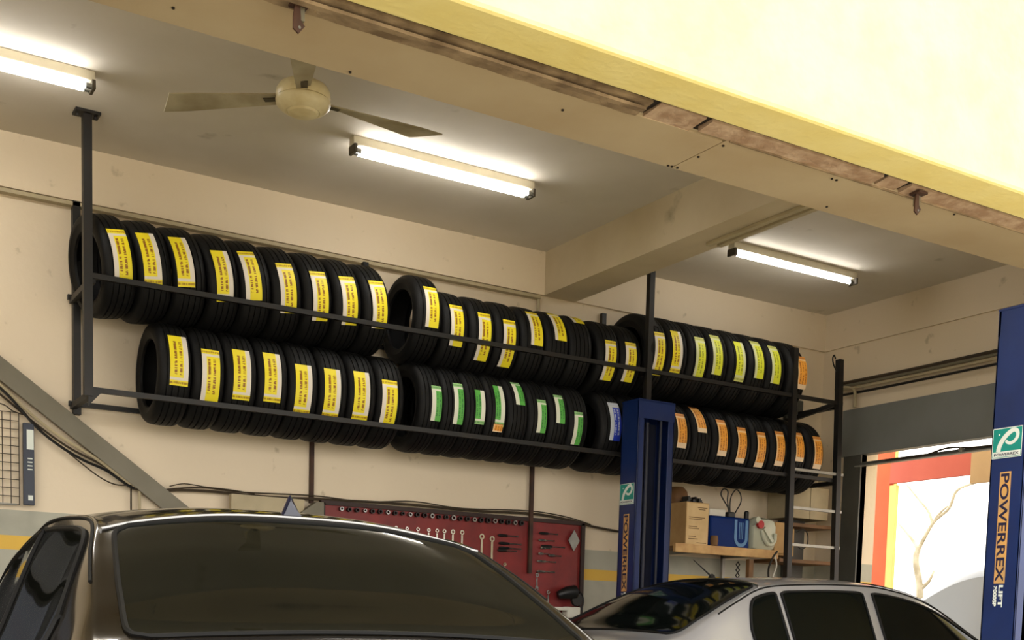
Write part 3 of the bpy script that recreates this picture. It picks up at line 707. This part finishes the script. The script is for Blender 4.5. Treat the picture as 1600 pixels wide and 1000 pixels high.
    text_mesh('model_letters', '3000SP', .02, M_stickw, e, (fx-.0012, y0+.064, 1.432), (0, 0, -1), (0, -1, 0), fit=(.105, .022), extrude=.0003, bold=.0010)
    return e
lift(7.10, -1, 'blue steel lift post in front of the rack, open channel facing the camera')
lift(4.07, 1, 'near blue steel lift post at the right photo edge with orange name strip')

# ------------------------------------------------------------------ shelf with goods
sh = empty('wall_shelf', (6.75, 7.6, 1.80), label='pine plank shelf on the back wall right of the far blue post', cat='shelf')
MB().box(-.56, .575, 0, .035, 0, .072, .003).build('front_board', M_wood, sh)
MB().box(-.56, .575, .035, .39, .03, .05).build('shelf_deck', M_woodd, sh)
for x in (-.35, .28):
    MB().box(x-.015, x+.015, .36, .39, -.22, .03).box(x-.015, x+.015, .04, .39, .0, .03).build('bracket', M_galv, sh)
b = MB().box(0, .24, 0, .26, 0, .36).build('cardboard_carton', M_card); b.location = (6.305, 7.62, 1.853)
tag(b, 'tall open cardboard carton with printed front on the pine shelf', 'box')
MB().box(.006, .234, -.002, 0, .004, .352).build('front_panel', M_cardl, b)
for z, x0, x1 in ((.315, .12, .22), (.30, .13, .2), (.235, .03, .2), (.22, .03, .17), (.16, .03, .12), (.145, .03, .14), (.08, .03, .11), (.06, .03, .13), (.03, .12, .22)):
    MB().box(x0, x1, -.003, -.0015, z, z+.006).build('printed_line', M_print, b)
b2 = MB()
for i in range(9): b2.box(.03+i*.021, .05+i*.021, .03+.01*(i % 3), .12, .35, .375+.012*((i*7) % 4))
b2.build('carton_contents', M_blackp, b)
b = MB().lathe([(.002, .085), (.05, .08), (.082, .045), (.092, 0), (.095, -.06), (.002, -.06)], n=28).build('dark_bucket', M_woodd, smooth=True); b.location = (6.40, 7.86, 2.275)
tag(b, 'dark brown rounded bag top behind the cardboard carton', 'bag')
MB().lathe([(.085, -.36), (.10, -.3), (.095, -.06), (.002, -.06)], n=28).build('bag_body', M_cableb, b, smooth=True)
b = empty('blue_plastic_bin', (6.79, 7.62, 1.853), label='blue plastic jug with pale blue label on the pine shelf', cat='bin')
MB().box(-.225, .215, 0, .26, 0, .27, .02).build('bin_body', M_binb, b)
arc = [(math.cos(R(t))*.075, math.sin(R(t))*.075) for t in range(180, 361, 15)]
oo = MB(); outer = [(x+.115, z+.10) for x, z in arc]; inner = [(x*.62+.115, z*.62+.10) for x, z in arc]
poly = [(outer[0][0], .25)]+outer+[(outer[-1][0], .25), (inner[-1][0], .25)]+inner[::-1]+[(inner[0][0], .25)]
oo.prism(poly, -.003, .002, 'y').build('label_ring', M_binl, b)
for k in range(3): MB().box(.092+k*.018, .100+k*.018, -.003, .002, .09, .23).build('label_bar', M_binl, b)
b = MB().box(6.60, 6.78, 7.68, 7.80, 2.125, 2.185, .006).build('white_carton', M_white); tag(b, 'small white carton lying on the blue jug', 'box')
b = MB().box(6.56, 6.60, 7.70, 7.78, 2.125, 2.19, .01).build('black_cup', M_blackp); tag(b, 'small black cap left of the white carton on the blue jug', 'cap')
b = empty('cable_bundle', (6.86, 7.72, 2.125), label='black cables with two loops standing up on the blue jug', cat='cable')
MB().tube(catmull([(0, 0, 0), (-.02, 0, .08), (-.07, 0, .14), (-.105, 0, .19), (-.08, 0, .235), (-.03, 0, .22), (-.03, 0, .14), (0, 0, .04)], 6), .0055, 6).build('cable_loop', M_cableb, b, smooth=True)
MB().tube(catmull([(.01, 0, 0), (.0, 0, .1), (.01, 0, .18), (.06, 0, .24), (.11, 0, .21), (.12, 0, .14), (.07, 0, .06), (.04, 0, .01)], 6), .005, 6).build('cable_loop', M_cableb, b, smooth=True)
MB().box(-.03, .05, -.02, .03, 0, .05, .01).build('plug', M_blackp, b)
b = empty('jerrycan', (7.185, 7.62, 1.853), label='translucent white jerrycan with red screw cap on the shelf end', cat='jerrycan')
MB().box(-.14, .155, 0, .17, 0, .295, .075).build('can_body', M_jerry, b, smooth=True)
MB().tube([(-.115, .06, .23), (-.115, .0, .26), (-.115, -.03, .262)], .028, 14).build('spout_neck', M_jerry, b, smooth=True)
MB().lathe([(.002, 0), (.032, 0), (.034, -.004), (.034, -.03), (.002, -.032)], (-.085, -.005, .225), 'y', 20).build('screw_cap', M_redcap, b, smooth=True)
MB().tube(catmull([(-.06, -.012, .18), (-.03, -.02, .10), (.03, -.02, .06), (.09, -.015, .09), (.10, -.012, .16)], 6), .016, 10).build('grip', M_jerry, b, smooth=True)
MB().bar((-.03, -.012, .20), (.07, -.012, .09), .02, .028).build('embossed_rib', M_jerry, b)
b = MB().lathe([(.002, -.04), (.03, -.04), (.034, 0), (.03, .04), (.002, .04)], n=16).build('small_jar', M_print, smooth=True); b.location = (6.60, 7.605, 1.913); tag(b, 'small reddish jar at the shelf edge between carton and blue jug', 'jar')
b = MB().box(7.33, 7.45, 7.66, 7.85, 1.853, 2.12, .004).build('brown_carton', M_card); tag(b, 'brown carton at the right end of the shelf behind the jerrycan', 'box')
b = MB().lathe([(.002, -.06), (.02, -.06), (.022, .05), (.012, .06), (.002, .06)], n=14).build('black_bottle', M_blackp, smooth=True); b.location = (7.05, 7.72, 2.135); tag(b, 'small black bottle top behind the red cap of the jerrycan', 'bottle')
b = MB()
random.seed(8)
for i in range(5):
    b.tube([(0, 0, -.05-i*.045), (.02, 0, -.072-i*.045), (0, 0, -.095-i*.045), (-.02, 0, -.072-i*.045)], .006, 6, closed=True)
o = b.build('hanging_chain', M_cableb); o.location = (6.85, 7.58, 1.80); tag(o, 'black chain hanging from the pine shelf', 'chain')
b = MB().box(6.995, 7.045, 7.60, 7.64, 1.62, 1.78).build('wood_block', M_woodd); tag(b, 'short brown wood block hanging under the pine shelf', 'block')
cable([(7.28, 7.57, 1.86), (7.22, 7.56, 1.80), (7.18, 7.56, 1.70), (7.20, 7.56, 1.55)], .009, M_cableb, 'black hose hanging at the right end of the pine shelf', nm='hose', cat='hose')
cable([(7.25, 7.57, 1.84), (7.27, 7.56, 1.74), (7.23, 7.56, 1.62), (7.26, 7.56, 1.5)], .006, M_white, 'pale cord hanging beside the black hose under the shelf')
# cupboard and box to the right, behind the ladder
b = MB().box(7.55, 8.02, 7.72, 8.0, 2.18, 2.46, .003).box(7.795, 7.80, 7.714, 7.722, 2.18, 2.46).build('wall_cupboard', M_pipe); tag(b, 'cream two-door wall cupboard behind the ladder', 'cupboard')
b = MB().box(7.50, 8.05, 7.68, 8.0, 2.10, 2.13).build('upper_shelf', M_woodd); tag(b, 'thin shelf under the cream cupboard behind the ladder', 'shelf')
b = MB().box(7.40, 7.60, 7.70, 7.9, 1.84, 2.08, .003).build('card_box', M_card); tag(b, 'tan box with a dark hole behind the ladder, below the cream cupboard', 'box')
MB().lathe([(.001, -.002), (.010, -.002), (.010, .002), (.001, .002)], (7.50, 7.697, 1.94), 'y', 12).build('box_hole', M_dark, b)
b = MB().box(7.36, 8.0, 7.62, 7.96, 1.78, 1.81).build('lower_shelf', M_woodd); tag(b, 'lower thin shelf behind the ladder carrying the tan box', 'shelf')
cable([(7.60, 7.68, 2.05), (7.68, 7.68, 2.08), (7.74, 7.68, 2.04), (7.74, 7.68, 1.95), (7.68, 7.68, 1.91), (7.62, 7.68, 1.93)], .005, M_cableb, 'thin black cord curling beside the tan box behind the ladder')
b = MB().box(7.75, 7.92, 7.9, 8.0, 0, 2.45).build('wall_pilaster', M_hdrd); tag(b, 'grey strip of wall trunking between ladder and corner', 'trunking')

# right wall pipes
for i, (z, r, m) in enumerate(((3.40, .016, M_cable), (3.375, .014, M_brace), (3.345, .012, M_pipe), (3.30, .011, M_cableb))):
    cable([(8.13+.004*i, 7.75, z), (8.13, 7.0, z-.005), (8.13, 6.0, z), (8.13, 4.5, z)], r, m, ['uppermost brown', 'second, grey', 'third, cream', 'lowest black'][i]+' pipe of the bundle along the right wall', nm='pipe', cat='pipe', grp='pipes along the right wall')
cable([(8.12, 7.80, 3.36), (8.12, 7.66, 3.355), (8.12, 7.58, 3.32), (8.12, 7.56, 3.25), (8.12, 7.56, 3.17)], .014, M_pipe, 'bent cream pipe dropping to the grey shutter box', nm='pipe', cat='pipe')
b = MB().box(7.66, 7.84, 7.9, 8.0, 3.10, 3.24, .01).build('junction_box', M_hdrd); tag(b, 'dark grey junction box on the wall at the right end of the rack', 'junction box')
# bar below the shutter box
b = empty('shutter_bar', (XR-.01, 6.0, 2.685), label='steel bottom bar of the roller shutter across the side doorway', cat='bar')
MB().box(-.02, .03, -1.4, 1.52, -.034, .0, .004).build('bar_rail', M_hdrd, b)
MB().box(-.03, .0, -1.4, 1.55, -.036, -.026).build('bar_edge', M_galv, b)
MB().tube(catmull([(-.03, 1.2, -.01), (-.03, .8, -.014), (-.03, .55, .018), (-.03, .2, -.008), (-.03, -.6, .0)], 6), .008, 6).build('bar_cable', M_cable, b)
MB().lathe([(.002, -.02), (.016, -.02), (.016, .02), (.002, .02)], (-.035, .42, -.012), 'x', 12).build('lock_knob', M_galv, b)

# ------------------------------------------------------------------ cars
def car_controls():
    # b, then half section: centre, inner, glass/roof edge, rail, belt, shoulder, mid, sill  as (a,z)
    return [
     (-.86, [(0, .55), (.25, .55), (.50, .55), (.60, .54), (.68, .53), (.72, .52), (.74, .42), (.70, .25)]),
     (-.84, [(0, .92), (.28, .915), (.54, .90), (.66, .885), (.72, .86), (.78, .80), (.82, .55), (.76, .23)]),
     (-.74, [(0, 1.025), (.28, 1.02), (.56, 1.005), (.68, .985), (.75, .95), (.82, .86), (.87, .55), (.80, .22)]),
     (-.40, [(0, 1.065), (.30, 1.060), (.60, 1.045), (.71, 1.02), (.78, .975), (.86, .88), (.90, .55), (.83, .20)]),
     (-.06, [(0, 1.098), (.31, 1.093), (.630, 1.078), (.725, 1.055), (.80, .990), (.87, .89), (.91, .55), (.84, .20)]),
     (.20, [(0, 1.210), (.30, 1.204), (.610, 1.178), (.69, 1.148), (.79, .995), (.87, .89), (.91, .55), (.84, .20)]),
     (.46, [(0, 1.325), (.29, 1.318), (.575, 1.284), (.652, 1.248), (.785, 1.0), (.87, .89), (.91, .55), (.84, .20)]),
     (.74, [(0, 1.418), (.27, 1.410), (.535, 1.374), (.605, 1.334), (.78, 1.0), (.87, .89), (.91, .55), (.84, .20)]),
     (1.10, [(0, 1.450), (.27, 1.443), (.530, 1.408), (.605, 1.362), (.78, 1.0), (.87, .885), (.91, .55), (.84, .20)]),
     (1.50, [(0, 1.462), (.27, 1.455), (.530, 1.420), (.61, 1.372), (.785, .995), (.875, .88), (.915, .55), (.84, .20)]),
     (1.90, [(0, 1.455), (.28, 1.447), (.525, 1.412), (.60, 1.362), (.79, .985), (.875, .875), (.915, .55), (.84, .20)]),
     (2.30, [(0, 1.390), (.30, 1.378), (.56, 1.340), (.64, 1.285), (.79, .97), (.875, .86), (.915, .55), (.84, .20)]),
     (2.75, [(0, 1.210), (.33, 1.195), (.61, 1.150), (.69, 1.100), (.79, .955), (.87, .84), (.91, .55), (.84, .20)]),
     (3.15, [(0, 1.030), (.36, 1.012), (.66, .965), (.73, .94), (.79, .91), (.86, .80), (.90, .52), (.83, .20)]),
     (3.60, [(0, .955), (.36, .94), (.64, .895), (.71, .87), (.77, .84), (.83, .74), (.88, .50), (.81, .20)]),
     (4.00, [(0, .82), (.34, .80), (.58, .765), (.65, .745), (.70, .72), (.76, .65), (.80, .45), (.74, .20)]),
     (4.16, [(0, .55), (.30, .54), (.50, .53), (.57, .52), (.62, .51), (.66, .48), (.68, .40), (.62, .24)]),
    ]
CC = car_controls()
def cr(a, b, c, d, t): return .5*((2*b)+(c-a)*t+(2*a-5*b+4*c-d)*t*t+(3*b-a-3*c+d)*t**3)
ZM = [lambda z: z]
def car_pt(u, v):
    """u station index (float), v column index (float, sign = side)"""
    sgn = 1 if v >= 0 else -1; v = abs(v)
    n = len(CC); i = int(min(max(math.floor(u), 0), n-2)); t = u-i
    def col(k):
        k = max(0, min(n-1, k)); st = CC[k]; m = len(st[1]); j = int(min(max(math.floor(v), 0), m-2)); s = v-j
        def g(q):
            if q < 0: a, z = st[1][-q]; return (-a, z)
            q = min(q, m-1); return st[1][q]
        P0, P1, P2, P3 = g(j-1), g(j), g(j+1), g(j+2)
        if j+2 > m-1: P3 = (2*P2[0]-P1[0], 2*P2[1]-P1[1])
        return (st[0], cr(P0[0], P1[0], P2[0], P3[0], s), cr(P0[1], P1[1], P2[1], P3[1], s))
    A, B, C_, D = col(i-1), col(i), col(i+1), col(i+2)
    if i == 0: A = tuple(2*x-y for x, y in zip(B, C_))
    if i+2 > n-1: D = tuple(2*x-y for x, y in zip(C_, B))
    b, a, z = [cr(A[k], B[k], C_[k], D[k], t) for k in range(3)]
    return Vector((sgn*a, b, ZM[0](z)))
def car_nrm(u, v):
    e = .02
    du = car_pt(u+e, v)-car_pt(u-e, v)
    dv = car_pt(u, v+e)-car_pt(u, v-e)
    n = dv.cross(du)
    if n.length < 1e-9: return Vector((0, 0, 1))
    n.normalize()
    c = car_pt(u, v)-Vector((0, car_pt(u, v).y, .5))
    return n if n.dot(c) > 0 else -n
def b2u(b):
    for i in range(len(CC)-1):
        if CC[i][0] <= b <= CC[i+1][0]:
            lo, hi = float(i), float(i+1)
            for _ in range(24):
                mid = (lo+hi)/2
                if car_pt(mid, 0).y < b: lo = mid
                else: hi = mid
            return (lo+hi)/2
    return 0 if b < 0 else len(CC)-1.0
def car_patch(name, m, parent, u0, u1, vlo, vhi, off=.003, nu=28, nv=28, rr=.12, skew=None, thick=.004):
    """glass lying on the shell; vlo/vhi functions of t in 0..1 along u; rounded corners"""
    b = MB(); rows = []; edge = []
    for i in range(nu+1):
        t = i/nu
        k = 0
        if rr > 0:
            e = min(t, 1-t)/rr
            if e < 1: k = 1-math.sqrt(max(0, 1-(1-e)**2))
        a0, a1 = vlo(t), vhi(t); ins = k*rr*abs(a1-a0)*.45
        a0 += ins; a1 -= ins
        row = []
        for j in range(nv+1):
            s = j/nv; v = a0+(a1-a0)*s
            u = u0+(u1-u0)*t
            if skew: u += skew(t, s)
            p = car_pt(u, v)+car_nrm(u, v)*off
            row.append(b.bm.verts.new(p))
        rows.append(row)
    for i in range(nu):
        for j in range(nv): b.bm.faces.new([rows[i][j], rows[i+1][j], rows[i+1][j+1], rows[i][j+1]])
    loop = [r[0].co.copy() for r in rows]+[v.co.copy() for v in rows[-1][1:-1]]+[r[-1].co.copy() for r in rows[::-1]]+[v.co.copy() for v in rows[0][1:-1]][::-1]
    o = b.build(name, m, parent, smooth=True)
    return o, loop
def trim_loop(name, loop, r, m, parent):
    return MB().tube(loop, r, 6, closed=True).build(name, m, parent, smooth=True)
def make_car(name, label, cat, loc, th, sc, paint, glass, chrome=True, fin=True, zmap=None, gtop=.735, panes=((.50, 1.42), (1.50, 2.72)), vr=(3.12, 3.93)):
    ZM[0] = zmap or (lambda z: z)
    e = empty(name, loc, -th, label, cat); e.scale = sc
    b = MB(); NU, NV = 128, 40; m = len(CC[0][1])-1; rows = []
    for i in range(NU+1):
        u = (len(CC)-1)*i/NU
        rows.append([b.bm.verts.new(car_pt(u, -m+2*m*j/(2*NV))) for j in range(2*NV+1)])
    for i in range(NU):
        for j in range(2*NV): b.bm.faces.new([rows[i][j], rows[i+1][j], rows[i+1][j+1], rows[i][j+1]])
    # underside and ends
    for i in range(NU): b.bm.faces.new([rows[i][0], rows[i][-1], rows[i+1][-1], rows[i+1][0]])
    b.bm.faces.new(rows[0]); b.bm.faces.new(rows[-1][::-1])
    body = b.build('car_body', paint, e, smooth=True)
    me = body.data
    # rear window
    o, lp = car_patch('rear_window', glass, e, b2u(-.03), b2u(gtop), lambda t: -1.98-.0*t, lambda t: 1.98, rr=.10)
    trim_loop('window_rubber', lp, .008, M_trimb, o)
    # windscreen
    o, lp = car_patch('windscreen', glass, e, b2u(1.98), b2u(3.02), lambda t: -2.0, lambda t: 2.0, rr=.08)
    trim_loop('window_rubber', lp, .008, M_trimb, o)
    # bright drip line above the rear window
    u = b2u(gtop+.045)
    pts = [car_pt(u-.12*(abs(v)/2.0)**3, v)+car_nrm(u, v)*.004 for v in [(-2.3+4.6*k/40) for k in range(41)]]
    MB().tube(pts, .006, 6).build('roof_seam_trim', M_trimc, e, smooth=True)
    # side windows
    for sgn in (-1, 1):
        def vv(x): return sgn*x
        for (b0, b1) in panes:
            o, lp = car_patch('side_window', glass, e, b2u(b0), b2u(b1), lambda t: vv(vr[0]+(.5*max(0, 1-t/.4)**2 if b0 == panes[0][0] else 0)), lambda t: vv(vr[1]), nu=30, nv=14, rr=.10 if b0 < 1 else .05, off=.004,)
            trim_loop('window_frame', lp, .009, M_trimb, o)
        # belt moulding
        pts = [car_pt(b2u(.42+2.5*k/40), vv(4.02))+car_nrm(b2u(.42+2.5*k/40), vv(4.02))*.006 for k in range(41)]
        MB().tube(pts, .009, 6).build('belt_moulding', M_trimc if chrome else M_trimb, e, smooth=True)
        # gutter along the roof side
        pts = [car_pt(b2u(.30+2.5*k/50), vv(2.75))+car_nrm(b2u(.30+2.5*k/50), vv(2.75))*.002 for k in range(51)]
        MB().tube(pts, .005, 6).build('roof_gutter', M_trimb, e, smooth=True)
        # mirror
        mm = MB(); mm.lathe([(.002, -.09), (.05, -.08), (.07, -.02), (.066, .03), (.04, .06), (.002, .06)], (0, 0, 0), 'x', 18)
        mi = mm.build('door_mirror', paint, e, smooth=True); mi.location = (sgn*.98, 2.42, 1.04); mi.scale = (1, .8, .9)
        MB().bar((-sgn*.16, 0, -.02), (-sgn*.02, 0, -.02), .05, .04).build('mirror_arm', M_trimb, mi)
        # tail lamp
        car_patch('tail_lamp', M_lamp, e, 1.15, 2.2, lambda t: vv(4.1), lambda t: vv(5.3), rr=.1, nu=8, nv=8)
        for bb in (.02, 2.95):
            wl = MB().lathe([(.20, -.10), (.31, -.10), (.325, -.07), (.325, .07), (.31, .10), (.20, .10)], axis='x', n=32, close=True).build('wheel', M_rubber, e, smooth=True); wl.location = (sgn*.835, bb, .325)
            MB().lathe([(.002, .02), (.05, .03), (.19, .06), (.205, .085), (.205, -.08), (.002, -.08)], axis='x', n=24).build('wheel_rim', M_steel, wl, smooth=True).scale = (sgn, 1, 1)
    if fin:
        f = MB(); p = car_pt(b2u(.74), 0); L = .15
        sec = []
        for i in range(12):
            t = i/11; hh = .075*math.sin(PI*min(1, (1-t)*.5+0.0)) if True else 0
            hh = (.078*(1-t)**.8 if t < .88 else 0)*min(1, .35+t*4)
            wd = .034*(1-t)**.5+.003
            sec.append([f.bm.verts.new((p.x-wd, p.y+L*t, p.z-.01)), f.bm.verts.new((p.x-wd*.22, p.y+L*t, p.z+hh*.85)), f.bm.verts.new((p.x, p.y+L*t, p.z+hh)), f.bm.verts.new((p.x+wd*.22, p.y+L*t, p.z+hh*.85)), f.bm.verts.new((p.x+wd, p.y+L*t, p.z-.01))])
        for i in range(11):
            for k in range(4): f.bm.faces.new([sec[i][k], sec[i+1][k], sec[i+1][k+1], sec[i][k+1]])
        f.bm.faces.new(sec[0])
        f.build('fin_antenna', M_finb, e, smooth=True)
    else:
        p = car_pt(b2u(.86), 0)
        an = MB().lathe([(.002, .03), (.018, .02), (.03, -.005), (.002, -.01)], tuple(p), n=14).build('antenna_base', M_blackp, e, smooth=True)
        MB().tube([tuple(p+Vector((0, 0, .01))), tuple(p+Vector((0, -.17, .105)))], [.006, .0025], 6).build('antenna_mast', M_blackp, an)
    return e
M_finb = mat('glossy_navy_plastic', srgb(14, 20, 44), .15, var=.1, coat=.5)
dc = make_car('dark_sedan', 'dark brown glossy sedan seen from behind, tinted rear window, in the left foreground', 'car', (1.365, 2.91, 0), .04, (1.045, .97, 1), M_dkpaint, M_glass, gtop=.63, panes=((.40, 1.50), (1.55, 2.72)), vr=(2.98, 3.95),
              zmap=lambda z: z+.014*min(1, max(0, (z-.8)/.15))+max(0, z-1.09)*.17)
sc = make_car('silver_sedan', 'silver sedan standing between the two blue lift posts', 'car', (4.18, 5.72, .02), 1.545, (.96, .926, 1.025), M_sipaint, M_glass2, chrome=False, fin=False, panes=((.52, .82), (.87, 1.62), (1.72, 2.80)), vr=(3.03, 3.93))

# ------------------------------------------------------------------ outside the side doorway
po = empty('orange_portal', (9.2, 8.1, 0), label='orange and salmon painted gateway outside the side doorway', cat='gateway')
MB().box(0, .06, -.03, .14, -.02, 3.4).build('gate_pillar', M_orange, po)
MB().box(0, .3, .14, .55, -.02, 3.4).build('cream_pillar', M_yel, po)
MB().box(.002, .04, -.11, -.03, -.02, 2.62).build('yellow_jamb', M_yel, po)
MB().box(0, .05, -.95, -.03, 2.64, 2.84).build('gate_beam', M_pink, po)
MB().box(.0, .05, -2.5, -.95, 2.56, 2.84).build('beige_beam', M_beigeo, po)
MB().box(0, .3, -2.8, -2.5, -.02, 3.4).build('gate_pillar', M_orange, po)

tr = empty('bare_tree', (12, 9.98, -.02), label='pale bare tree seen through the side doorway', cat='tree')
def br(pts, r0, r1, nm='branch', par=tr):
    pts = catmull([Vector(p)-Vector((12, 9.98, -.02)) for p in pts], 5); n = len(pts)
    return MB().tube(pts, [r0+(r1-r0)*i/(n-1) for i in range(n)], 8).build(nm, M_bark, par, smooth=True)
br([(12, 9.98, -.02), (12, 9.97, .9), (12, 9.96, 1.7), (12, 10.05, 2.1), (12, 10.02, 2.28)], .05, .035, 'trunk')
br([(12, 10.02, 2.25), (12, 9.93, 2.40), (12, 9.80, 2.58), (12, 9.60, 2.72), (12, 9.50, 2.92), (12, 9.25, 2.99), (12, 8.9, 3.02)], .026, .012)
br([(12, 10.03, 2.25), (12.05, 10.15, 2.36), (12.1, 10.33, 2.50), (12.1, 10.45, 2.60)], .024, .009)
br([(12, 9.83, 2.55), (12, 9.90, 2.70), (12, 10.05, 2.85), (12, 10.25, 3.05)], .02, .009)
br([(12, 9.83, 2.55), (12, 9.74, 2.66), (12.1, 9.7, 2.76)], .02, .01)
br([(12, 9.97, 1.75), (12.05, 9.88, 1.85), (12.1, 9.85, 1.98)], .03, .012)

def van():
    e = empty('grey_van', (10.6, 7.85, .03), label='grey vehicle with rounded nose parked outside the side doorway', cat='car')
    # side-on outline in Y-Z (front to +Y), extruded in X with rounded edges
    o = [(1.75, .35), (1.80, .75), (1.62, 1.15), (1.30, 1.40), (.85, 1.66), (.45, 1.83), (0, 1.90), (-.8, 1.93), (-2.2, 1.93), (-2.6, 1.80), (-2.7, 1.0), (-2.65, .35)]
    pl = [p for p in catmull([(a, b, 0) for a, b in o], 5)]
    b = MB(); secs = []
    for x, sh in ((0, .93), (.06, .975), (.16, 1), (1.6, 1), (1.7, .975), (1.76, .93)):
        secs.append([b.bm.verts.new((x, p.x*(.5+.5*sh)*1.0, .35+(p.y-.35)*sh)) for p in pl])
    for i in range(len(secs)-1):
        for k in range(len(pl)-1): b.bm.faces.new([secs[i][k], secs[i][k+1], secs[i+1][k+1], secs[i+1][k]])
        b.bm.faces.new([secs[i][-1], secs[i][0], secs[i+1][0], secs[i+1][-1]])
    b.bm.faces.new(secs[0]); b.bm.faces.new(secs[-1][::-1])
    b.build('van_body', M_gypaint, e, smooth=True)
    for yy in (1.1, -1.9):
        for xx in (.12, 1.64):
            MB().lathe([(.18, -.1), (.33, -.1), (.34, 0), (.33, .1), (.18, .1)], (xx, yy, .345), 'x', 28, close=True).build('wheel', M_rubber, e, smooth=True)
    return e
van()
